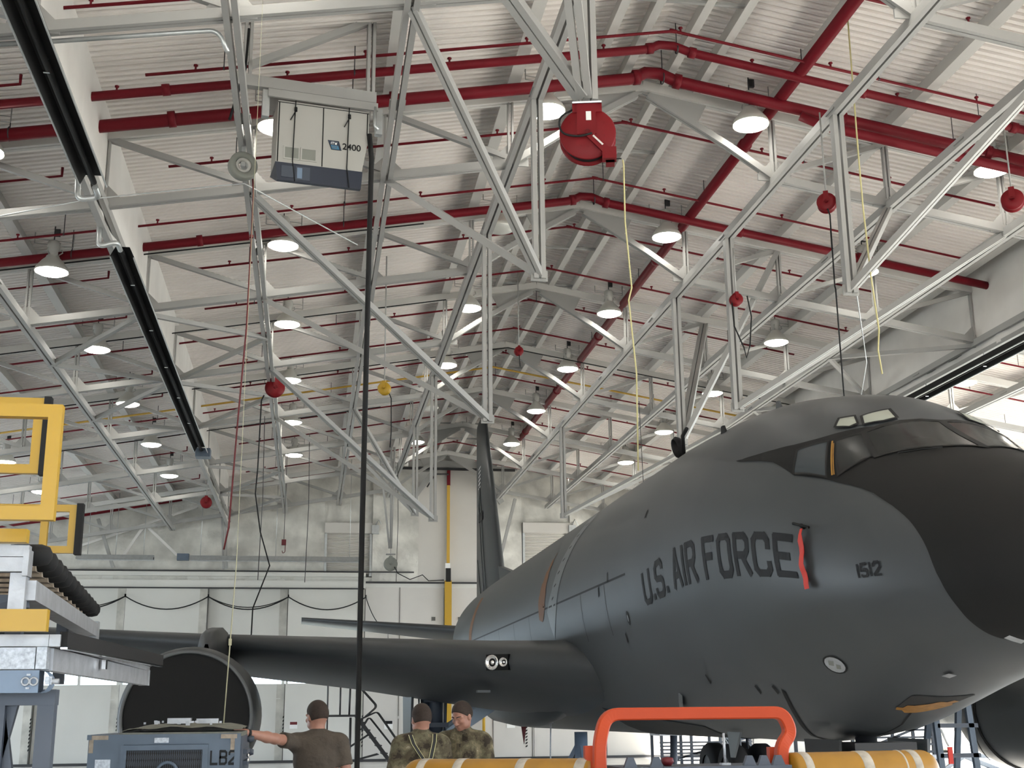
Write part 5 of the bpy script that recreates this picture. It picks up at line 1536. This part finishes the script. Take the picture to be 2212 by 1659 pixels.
# ================================================================ ROLLING LADDER
t = thing('rolling_ladder', 'black rolling ladder with handrails under the wing near the back doors', 'ladder', (1.4, 37, 0))
o = t.location
ry = (36.6, 37.3)
m = MB()
for Y in ry:
    m.tube(arc_pts([(.56, Y, .05), (.54, Y, 2.72), (1.22, Y, 2.78), (1.95, Y, 2.0), (1.62, Y, 1.72)], .12), .02, 6)
    m.tube([(1.18, Y, 2.75), (1.16, Y, 1.77)], .018, 6); m.tube([(.9, Y, 2.72), (.9, Y, 1.77)], .018, 6)
    m.tube(arc_pts([(1.42, Y, 1.62), (1.95, Y, 1.86), (2.85, Y, .62), (2.75, Y, .35), (2.3, Y, .1)], .1), .018, 6)
    m.tube(arc_pts([(1.5, Y, 1.35), (1.72, Y, 1.72), (2.55, Y, .72), (2.3, Y, .45)], .1), .016, 6)
m.build('handrail', 'blackmetal', t, o)
m = MB()
for Y in ry:
    m.bar((1.36, Y, 1.74), (2.62, Y, .12), .04, .09); m.tube([(1.2, Y, 1.7), (1.2, Y, .1)], .025, 6); m.tube([(1.2, Y, .9), (1.75, Y, 1.25)], .016, 6); m.tube([(1.2, Y, .5), (2.0, Y, .7)], .016, 6); m.tube([(.56, Y, .1), (2.6, Y, .1)], .025, 6)
m.tube([(.56, 36.6, .6), (.56, 37.3, 1.4)], .016, 6)
m.build('stair_frame', 'blackmetal', t, o)
MB().bb((.56, 36.58, 1.72), (1.42, 37.32, 1.78)).build('top_platform', 'blackmetal', t, o)
for k in range(7):
    x, z = 1.5 + k * .165, 1.55 - k * .212
    MB().bb((x - .09, 36.6, z), (x + .09, 37.3, z + .03)).build('step', 'blackmetal', t, o)
for x in (.6, 2.5):
    for Y in ry: MB().lathe([(0, -.02), (.06, -.02), (.06, .02), (0, .02)], (x, Y, .06), (0, 1, 0), 12).build('caster', 'tyre', t, o)

# ================================================================ STANDS BEHIND THE NOSE
t = thing('step_stand', 'slate blue ladder stand standing just behind the aircraft chin', 'stand', (7.3, 13.5, 0))
o = t.location
m = MB()
m.bar((6.98, 13.5, 0), (6.91, 13.5, 1.66), .065, .05, (0, 1, 0)); m.bar((7.42, 13.5, 0), (7.30, 13.5, 1.92), .065, .05, (0, 1, 0)); m.bar((7.0, 14.4, 0), (6.93, 13.7, 1.66), .06, .05, (0, 1, 0)); m.bar((7.44, 14.4, 0), (7.32, 13.7, 1.9), .06, .05, (0, 1, 0))
m.build('rail', 'cart', t, o)
for z in (.3, .62, .94, 1.26, 1.58): MB().bar((6.92, 13.5, z), (7.4, 13.5, z), .05, .045).build('rung', 'bluegreyD', t, o)
def far_stand(x, Y, w, d, h, label, ped=False):
    t = thing('maintenance_stand', label, 'stand', (x, Y, 0), 'maintenance stands on the right')
    o = t.location
    MB().bb((x - w / 2, Y - d / 2, h - .1), (x + w / 2, Y + d / 2, h)).build('deck', 'plate', t, o)
    m = MB()
    for a in (-1, -.33, .33, 1):
        for b in (-1, 1): m.bar((x + a * w / 2 * .96, Y + b * d / 2 * .96, .14), (x + a * w / 2 * .96, Y + b * d / 2 * .96, h - .1), .08, .08)
    for k in range(6):
        z = .3 + (h - .5) * k / 6
        m.bar((x - w / 2, Y - d / 2, z), (x + w / 2, Y - d / 2, z), .06, .05)
    m.bar((x - w / 2, Y - d / 2, .2), (x + w / 2, Y - d / 2, h - .15), .06, .06)
    m.build('leg_frame', 'bluegreyD', t, o)
    rl = MB()
    for b in (-1, 1):
        rl.tube([(x - w / 2, Y + b * d / 2, h), (x - w / 2, Y + b * d / 2, h + .55), (x + w / 2, Y + b * d / 2, h + .55), (x + w / 2, Y + b * d / 2, h)], .03, 6)
        for a in (-.5, 0, .5): rl.tube([(x + a * w / 2, Y + b * d / 2, h), (x + a * w / 2, Y + b * d / 2, h + .55)], .025, 6)
    rl.build('guard_rail', 'yellow', t, o)
    for a in (-1, 1):
        for b in (-1, 1): MB().lathe([(0, -.04), (.1, -.04), (.13, -.02), (.13, .02), (.1, .04), (0, .04)], (x + a * w / 2 * .9, Y + b * d / 2 * .9, .13), (1, 0, 0), 14).build('caster', 'tyre', t, o)
    return t
far_stand(15.0, 33.5, 3.6, 1.2, 1.62, 'low maintenance stand with dark lattice legs behind the slate blue ladder stand')
far_stand(12.4, 40, 3.0, 1.2, 1.15, 'farther maintenance stand right of the nose wheel')
t = thing('tow_dolly', 'pale towing dolly on casters on the floor right of the ladder stand', 'dolly', (16.6, 30.5, 0))
o = t.location
m = MB().bar((15.3, 30.5, .62), (17.2, 30.5, .62), .12, .1); m.bar((15.6, 30.5, .25), (16.3, 30.5, .62), .08, .08); m.bar((16.3, 30.5, .62), (17.4, 30.5, .2), .1, .1)
m.bb((15.3, 30.2, .25), (17.3, 30.8, .33)); m.build('frame', 'plate', t, o)
for x in (15.5, 17.1): MB().lathe([(0, -.05), (.12, -.05), (.14, -.02), (.14, .02), (.12, .05), (0, .05)], (x, 30.25, .14), (0, 1, 0), 14).build('caster', 'tyre', t, o)
t = thing('wing_jack', 'blue-grey tripod jack under the wing root behind the orange guard', 'jack', (5.0, 23.5, 0))
o = t.location
m = MB(); m.prism([(-.8, .9), (.6, .55), (.6, .45), (-.8, .45)], (5.0, 23.5, 0), (1, 0, 0), (0, 0, 1), .5); m.build('base_tank', 'strut', t, o)
m = MB()
for a in (.5, 2.6, 4.7): m.bar((5.0 + .75 * math.cos(a), 23.5 + .75 * math.sin(a), .02), (5.0, 23.5, 1.3), .08, .08)
m.tube([(5.0, 23.5, .4), (5.0, 23.5, 1.42)], .12, 14); m.build('tripod_leg', 'bluegrey', t, o)
t = thing('crew_ladder', 'dark vertical support post under the belly behind the orange guard', 'post', (6.0, 21, 0))
MB().tube([(6.0, 21, 0), (6.05, 21, 1.38)], .06, 10).build('tube', 'bluegreyD', t, t.location)
MB().box((6.0, 21, .03), (.4, .4, .06)).build('foot', 'bluegreyD', t, t.location)
# red pennant hanging below the wing and a pink streamer
m = MB().prism([(-.05, 0), (.05, 0), (.06, -.6), (.0, -.95), (-.06, -.6)], (4.55, 27.2, 2.08), (.9, .2, 0), (0, 0, 1), .02)
tag(m.build('pennant', 'redcap', None, (4.55, 27.2, 2)), 'dark red streamer hanging under the wing root before the doors', 'streamer')
m = MB().tube([(5.3, 27, 2.1), (5.1, 27, 1.62), (5.08, 27, .9), (5.08, 27, .1)], .016, 5)
m.box((5.1, 27, 1.62), (.12, .05, .14))
tag(m.build('lanyard', 'plate', None, (5.1, 27, 1)), 'pale lanyard hanging under the wing root beside the red streamer', 'lanyard')
# ================================================================ PEOPLE
class Field:
    """distance field on a grid, turned into one continuous skin (surface nets)"""
    def __init__(s, lo, hi, h):
        s.lo, s.h = np.array(lo, float), h
        s.n = np.ceil((np.array(hi) - s.lo) / h).astype(int) + 1
        s.D = np.full(s.n, 1.0, np.float32)
    def _sub(s, lo, hi, pad):
        a = np.clip(((np.array(lo) - pad - s.lo) / s.h).astype(int), 0, s.n - 1)
        b = np.clip(((np.array(hi) + pad - s.lo) / s.h).astype(int) + 2, 1, s.n)
        sl = tuple(slice(p, q) for p, q in zip(a, b))
        ax = [s.lo[i] + s.h * np.arange(a[i], b[i]) for i in range(3)]
        return sl, np.stack(np.meshgrid(*ax, indexing='ij'), -1).astype(np.float32)
    def _put(s, sl, d, k):
        o = s.D[sl]
        if k > 0:
            hh = np.clip(.5 + .5 * (o - d) / k, 0, 1)
            s.D[sl] = o * (1 - hh) + d * hh - k * hh * (1 - hh)
        else:
            s.D[sl] = np.minimum(o, d)
    def cone(s, a, b, ra, rb, k=.02, grow=0.0):
        a, b = np.array(a, float), np.array(b, float)
        ra, rb = ra + grow, rb + grow
        R = max(ra, rb)
        sl, P = s._sub(np.minimum(a, b) - R, np.maximum(a, b) + R, k + .05)
        ab = b - a
        t = np.clip(((P - a) @ ab) / max(ab @ ab, 1e-9), 0, 1)
        s._put(sl, np.linalg.norm(P - a - t[..., None] * ab, axis=-1) - (ra + (rb - ra) * t), k)
    def ell(s, c, r, k=.02, grow=0.0, fr=None):
        c, r = np.array(c, float), np.array(r, float) + grow
        R = r.max()
        sl, P = s._sub(c - R, c + R, k + .05)
        q = P - c
        if fr is not None: q = q @ np.array(fr, float).T
        l = np.linalg.norm(q / r, axis=-1)
        g = np.linalg.norm(q / (r * r), axis=-1)
        s._put(sl, np.where(g > 1e-6, l * (l - 1) / np.maximum(g, 1e-6), -r.min()), k)
    def clip(s, p, n):
        """keep the side that n points to"""
        ax = [s.lo[i] + s.h * np.arange(s.n[i]) for i in range(3)]
        n = np.array(n, float) / np.linalg.norm(n)
        d = (ax[0] - p[0])[:, None, None] * n[0] + (ax[1] - p[1])[None, :, None] * n[1] + (ax[2] - p[2])[None, None, :] * n[2]
        s.D = np.maximum(s.D, -d.astype(np.float32))
    def mesh(s):
        D = s.D
        neg = D < 0
        nx, ny, nz = D.shape
        cnt = np.zeros((nx - 1, ny - 1, nz - 1), np.float32)
        acc = np.zeros((nx - 1, ny - 1, nz - 1, 3), np.float32)
        off = [(0, 0, 0), (1, 0, 0), (0, 1, 0), (1, 1, 0), (0, 0, 1), (1, 0, 1), (0, 1, 1), (1, 1, 1)]
        def C8(o, A): return A[o[0]:nx - 1 + o[0], o[1]:ny - 1 + o[1], o[2]:nz - 1 + o[2]]
        for a in range(8):
            for b in range(a + 1, 8):
                if sum(abs(p - q) for p, q in zip(off[a], off[b])) != 1: continue
                A, B = C8(off[a], D), C8(off[b], D)
                cr = (A < 0) != (B < 0)
                idx = np.nonzero(cr)
                t = A[idx] / (A[idx] - B[idx])
                acc[idx] += np.array(off[a], np.float32) + t[:, None] * (np.array(off[b], np.float32) - np.array(off[a], np.float32))
                cnt[idx] += 1
        has = cnt > 0
        ids = np.full(cnt.shape, -1, int)
        ci = np.nonzero(has)
        ids[ci] = np.arange(len(ci[0]))
        V = s.lo + (np.stack(ci, -1) + acc[ci] / cnt[ci][:, None]) * s.h
        F = []
        for ax in range(3):
            u, v = (ax + 1) % 3, (ax + 2) % 3
            sl0 = [slice(None)] * 3; sl1 = [slice(None)] * 3
            sl0[ax], sl1[ax] = slice(0, -1), slice(1, None)
            A, B = neg[tuple(sl0)], neg[tuple(sl1)]
            e = np.nonzero(A != B)
            e = np.stack(e, -1)
            ok = (e[:, u] > 0) & (e[:, v] > 0) & (e[:, u] < D.shape[u] - 1) & (e[:, v] < D.shape[v] - 1)
            e = e[ok]
            fl = neg[tuple(e.T)]
            def g(du, dv):
                q = e.copy(); q[:, u] -= du; q[:, v] -= dv
                return ids[tuple(q.T)]
            Q = np.stack([g(1, 1), g(0, 1), g(0, 0), g(1, 0)], -1)
            Q[~fl] = Q[~fl][:, ::-1]
            F.append(Q)
        F = np.concatenate(F)
        F = F[(F >= 0).all(1)]
        return V, F
    def obj(s, name, m, parent):
        V, F = s.mesh()
        b = MB()
        b.v = [tuple(p) for p in V.tolist()]; b.f = [tuple(f) for f in F.tolist()]; b.sm = [True] * len(b.f)
        return b.build(name, m, parent)

def head_frame(yaw, pitch, tilt=0):
    cy_, sy_, cp_, sp_ = math.cos(yaw), math.sin(yaw), math.cos(pitch), math.sin(pitch)
    f = np.array([-sy_ * cp_, cy_ * cp_, sp_])
    r = np.array([cy_, sy_, 0])
    r = r * math.cos(tilt) + np.cross(f, r) * math.sin(tilt)
    return r, f, np.cross(r, f)

def head_parts(F, c, fr, grow=0.0, hair=False):
    r, f, u = fr
    R = np.array([r, f, u])
    def p(a, b, d): return c + r * a + f * b + u * d
    F.ell(p(0, -.012, .035), (.076, .098, .088), .02, grow, R)
    F.ell(p(0, -.03, .0), (.072, .08, .08), .03, grow, R)
    if hair: return
    F.ell(p(0, .028, -.045), (.061, .068, .078), .03, grow, R)
    F.ell(p(0, .068, -.100), (.026, .022, .018), .025, grow, R)
    for s in (-1, 1):
        F.ell(p(s * .050, .02, -.075), (.018, .04, .022), .03, grow, R)
        F.ell(p(s * .045, .066, -.03), (.022, .02, .018), .02, grow, R)
        F.ell(p(s * .078, -.008, -.012), (.010, .021, .034), .008, grow, R)
        F.ell(p(s * .076, -.004, -.03), (.010, .013, .016), .008, grow, R)
        F.cone(p(s * .015, .084, .012), p(s * .055, .068, .014), .012, .010, .014)
        F.ell(p(s * .012, .100, -.045), (.009, .009, .007), .008, grow, R)
    F.cone(p(0, .088, .005), p(0, .112, -.036), .008, .011, .012)
    F.ell(p(0, .113, -.040), (.012, .012, .010), .01, grow, R)
    F.ell(p(0, .088, -.070), (.024, .012, .006), .006, grow, R)
    F.ell(p(0, .086, -.080), (.020, .012, .006), .006, grow, R)

def hand(F, w, d, up, L=.085, spread=.018, curl=.55):
    """wrist w, direction d, back-of-hand normal up; five bent fingers"""
    w, d, up = np.array(w), np.array(d) / np.linalg.norm(d), np.array(up) / np.linalg.norm(up)
    up = up - d * (up @ d); up /= np.linalg.norm(up)
    s = np.cross(d, up)
    k = w + d * L
    F.cone(w, w + d * .03, .024, .027, .02)
    for q in (-.028, -.010, .009, .027):
        F.cone(w + d * .02 + s * q * .6, k + s * q, .014, .0125, .012)
    for q, l in ((-.030, .036), (-.010, .043), (.010, .045), (.029, .034)):
        a = k + s * q
        d1 = d * math.cos(curl) - up * math.sin(curl)
        b = a + d1 * l
        d2 = d * math.cos(curl * 2.3) - up * math.sin(curl * 2.3)
        c = b + d2 * l * .62
        d3 = d * math.cos(curl * 3.1) - up * math.sin(curl * 3.1)
        e = c + d3 * l * .5
        F.cone(a, b, .0105, .0095, .004); F.cone(b, c, .0095, .0088, .004); F.cone(c, e, .0088, .0075, .003)
    th = w + d * .025 + s * .024
    t1 = th + (d * .7 + s * .6 - up * .35) * .042
    t2 = t1 + (d * .95 + s * .1 - up * .4) * .032
    F.cone(th, t1, .016, .0115, .012); F.cone(t1, t2, .0115, .009, .004)

def person(label, loc, rz, H, sh, arms, hf, top, topm, pants, sleeve=1.0, hand_dirs=None, neck_lean=(0, 0)):
    """sh: shoulder half width; arms: [(shoulder, elbow, wrist), ...] local; hf: head frame; top: 'shirt' or 'jacket'"""
    t = thing('person', label, 'person', loc, None, rz)
    k = H / 1.8
    hc = np.array([neck_lean[0], neck_lean[1], H - .123 - .0])
    nb = np.array([0, -.01, 1.50 * k])
    lo = np.array([-.75, -.6, -.02]); hi = np.array([.75, .75, H + .03])
    allp = np.array([p for a in arms for p in a])
    lo[:2] = np.minimum(allp[:, :2].min(0) - .2, [-.33, -.22]); hi[:2] = np.maximum(allp[:, :2].max(0) + .2, [.33, .3])
    h = .0068
    def torso(F, grow):
        F.cone((-sh, -.01, 1.475 * k), (sh, -.01, 1.475 * k), .06, .06, .03, grow)
        F.ell((0, -.0, 1.34 * k), (.185, .125, .19), .05, grow)
        F.ell((0, .0, 1.12 * k), (.165, .115, .17), .06, grow)
        F.ell((0, -.0, .97 * k), (.18, .125, .13), .06, grow)
        F.cone((0, -.01, 1.52 * k), (-sh * .8, -.015, 1.475 * k), .055, .055, .04, grow)
        F.cone((0, -.01, 1.52 * k), (sh * .8, -.015, 1.475 * k), .055, .055, .04, grow)
    def legs(F, grow):
        for s in (-1, 1):
            F.cone((s * .095, 0, .93 * k), (s * .10, .02, .50 * k), .09, .062, .04, grow)
            F.cone((s * .10, .02, .50 * k), (s * .105, -.01, .09), .060, .045, .03, grow)
    B = Field(lo, hi, h)
    torso(B, 0); legs(B, 0)
    B.cone(nb - np.array([0, 0, .03]), hc + hf[2] * -.05 - hf[1] * .02, .062, .055, .03)
    for i, (a, b, c) in enumerate(arms):
        B.cone(a, b, .050, .041, .03); B.cone(b, (np.array(b) * .7 + np.array(c) * .3), .042, .043, .02); B.cone((np.array(b) * .7 + np.array(c) * .3), c, .043, .027, .02)
        dv = np.array(c) - np.array(b)
        hd = hand_dirs[i] if hand_dirs else (dv, (0, 0, 1), .55)
        hand(B, c, *hd[:2], curl=hd[2])
    head_parts(B, hc, hf)
    body = B.obj('body', 'skin', t)
    # top
    T = Field(lo, hi, .0085)
    torso(T, .016)
    for a, b, c in arms:
        a, b, c = np.array(a), np.array(b), np.array(c)
        if sleeve < 1:
            T.cone(a, a + (b - a) * sleeve, .062, .064, .045)
        else:
            T.cone(a, b, .066, .058, .045); T.cone(b, b + (c - b) * .93, .057, .043, .03)
    if top == 'jacket':
        T.cone((0, -.012, 1.50 * k), (0, -.008, 1.555 * k), .078, .076, .02)
        T.clip((0, 0, .80 * k), (0, 0, 1)); T.clip((0, .06, 1.575 * k), (0, -.25, -1))
    else:
        T.clip((0, 0, .88 * k), (0, 0, 1)); T.clip((0, .0, 1.585 * k), (0, -.2, -1))
    if sleeve < 1:
        for a, b, c in arms:
            a, b = np.array(a), np.array(b)
            # cut the sleeve end square
            d = (b - a) / np.linalg.norm(b - a)
            e = a + (b - a) * sleeve
            X = [T.lo[i] + T.h * np.arange(T.n[i]) for i in range(3)]
            P = np.stack(np.meshgrid(*X, indexing='ij'), -1)
            near = np.linalg.norm(P - e, axis=-1) < .11
            T.D = np.where(near, np.maximum(T.D, ((P - e) @ d)), T.D).astype(np.float32)
    jacket = T.obj('tshirt' if top == 'shirt' else 'jacket', topm, t)
    L = Field((-.33, -.25, -.02), (.33, .3, 1.1), .011)
    legs(L, .022); L.ell((0, 0, .97 * k), (.185, .13, .12), .05, .012)
    L.clip((0, 0, .16), (0, 0, 1)); L.clip((0, 0, 1.0 * k), (0, 0, -1))
    L.obj('trousers', pants, t)
    for s in (-1, 1):
        Bo = Field((s * .105 - .12, -.2, -.02), (s * .105 + .12, .3, .3), .009)
        Bo.cone((s * .105, -.01, .26), (s * .105, -.01, .07), .062, .056, .02); Bo.cone((s * .105, -.03, .055), (s * .115, .15, .045), .055, .042, .03)
        Bo.clip((0, 0, .0), (0, 0, 1))
        Bo.obj('boot', 'boot', t)
    Hh = Field(hc - .2, hc + .2, .006)
    head_parts(Hh, hc, hf, .0065, True)
    r, f, u = hf
    pf = hc + f * .070 + u * .058
    Hh.clip(pf, u * .60 - f * .62)
    Hh.clip(hc - u * .048, u * 1.0 + f * .15)
    Hh.obj('hair', 'hair', t)
    for s in (-1, 1):
        e = hc + r * s * .031 + f * .0725 + u * -.008
        ey = MB(); ey.lathe([(0.0, .0135), (.007, .0115), (.0125, .004), (.0125, -.004), (0, -.0125)], e, tuple(f - u * .25), 12)
        eb = ey.build('eyelid', 'skin', t)
        MB().tube([e + r * q * .011 + f * (.0125 - abs(q) * .003) - u * .005 for q in (-1, 0, 1)], .0016, 5).build('lash_line', 'hair', eb)
        bw_ = MB(); bw_.tube([hc + r * s * a + f * b + u * d for a, b, d in ((.014, .0965, .020), (.032, .090, .025), (.052, .074, .020))], [.004, .0045, .003], 6); bw_.build('eyebrow', 'hair', t)
    return t, body, jacket, hc

# man in the brown shirt, seen from behind, hand on the cart
L1 = np.array((.09, 10.95, 0))
def loc1(p): return tuple(np.array(p) - L1)
p1, b1, j1, h1 = person('person in brown t-shirt seen from behind, left arm stretched to the cart', tuple(L1), 0.0, 1.875, .165,
    [(loc1((-.105, 10.93, 1.545)), loc1((-.255, 10.68, 1.575)), loc1((-.475, 10.50, 1.625))), (loc1((.285, 10.94, 1.53)), loc1((.345, 10.90, 1.24)), loc1((.33, 11.10, 1.02)))],
    head_frame(.55, -.12), 'shirt', 'shirt', 'camo', .62, [((-.8, -.35, .28), (-.15, .1, 1), .55), ((0, .6, -.7), (1, 0, 0), .5)], (-.015, .03))
wt = MB(); wt.lathe([(.028, -.012), (.033, -.012), (.033, .012), (.028, .012)], loc1((-.462, 10.51, 1.622)), (-.8, -.6, .18), 18, closed=True)
wt.build('wrist_band', 'black', p1)
# man with the harness, seen from behind
L2 = np.array((.985, 11.35, 0))
p2, b2, j2, h2 = person('person in camouflage jacket seen from behind, wearing a yellow-edged harness', tuple(L2), 0.15, 1.845, .17,
    [((-.20, -.01, 1.49), (-.26, .03, 1.20), (-.18, .25, 1.10)), ((.20, -.01, 1.49), (.26, .03, 1.20), (.18, .25, 1.10))],
    head_frame(.10, -.10), 'jacket', 'camo', 'camo', 1.0, [((.2, 1, -.1), (0, .1, 1), .5), ((-.2, 1, -.1), (0, .1, 1), .5)])
def back_strap(mb, pts, w):
    # ribbon lying on the jacket back (local -Y side)
    rows = []
    for x, y, z in pts: rows.append([(x - w / 2, y, z), (x, y - .004, z), (x + w / 2, y, z)])
    mb.grid(rows)
hz = [(-.115, -.085, 1.585), (-.10, -.142, 1.51), (-.05, -.162, 1.43), (.0, -.166, 1.36), (.035, -.166, 1.30), (.05, -.164, 1.2)]
hz2 = [(.10, -.09, 1.59), (.085, -.142, 1.53), (.06, -.162, 1.44), (.04, -.168, 1.36), (.02, -.168, 1.28), (-.02, -.166, 1.2)]
m = MB()
for pts in (hz, hz2): back_strap(m, pts, .045)
m.box((.03, -.170, 1.345), (.07, .02, .05))
hs_ = m.build('harness_strap', 'harness', p2)
m = MB()
for pts in (hz, hz2):
    for dx in (-.017, .017): back_strap(m, [(x + dx, y - .004, z) for x, y, z in pts], .006)
m.box((.04, -.176, 1.29), (.03, .012, .09))
m.build('yellow_edging', 'harnessy', hs_)
m = MB()
for c in ((.03, -.182, 1.235), (.065, -.182, 1.245)): m.tube([(c[0] + .024 * math.cos(a), c[1] - .006 * math.sin(a * 2), c[2] + .03 * math.sin(a)) for a in np.linspace(0, 6.2832, 20)], .006, 6)
m.build('carabiner', 'chrome', hs_)
# man facing the camera, looking down
L3 = np.array((1.40, 11.75, 0))
p3, b3, j3, h3 = person('person in camouflage jacket facing the camera, head bowed and turned aside', tuple(L3), math.radians(160), 1.865, .175,
    [((-.21, -.01, 1.50), (-.27, .04, 1.21), (-.12, .26, 1.14)), ((.21, -.01, 1.50), (.27, .04, 1.21), (.12, .26, 1.14))],
    head_frame(math.radians(-26), -.42), 'jacket', 'camo', 'camo', 1.0, [((.5, 1, 0), (0, .1, 1), .5), ((-.5, 1, 0), (0, .1, 1), .5)], (.0, .035))
m = MB()
m.bar((.0, .158, 1.50), (.0, .150, 1.05), .035, .008, (0, 1, 0))
for s in (-1, 1): m.prism([(s * .02, 0), (s * .085, .03), (s * .075, .085), (s * .03, .075)], (0, .105, 1.515), (1, 0, 0), (0, .45, .9), .012)
m.build('collar_and_placket', 'camo', j3)
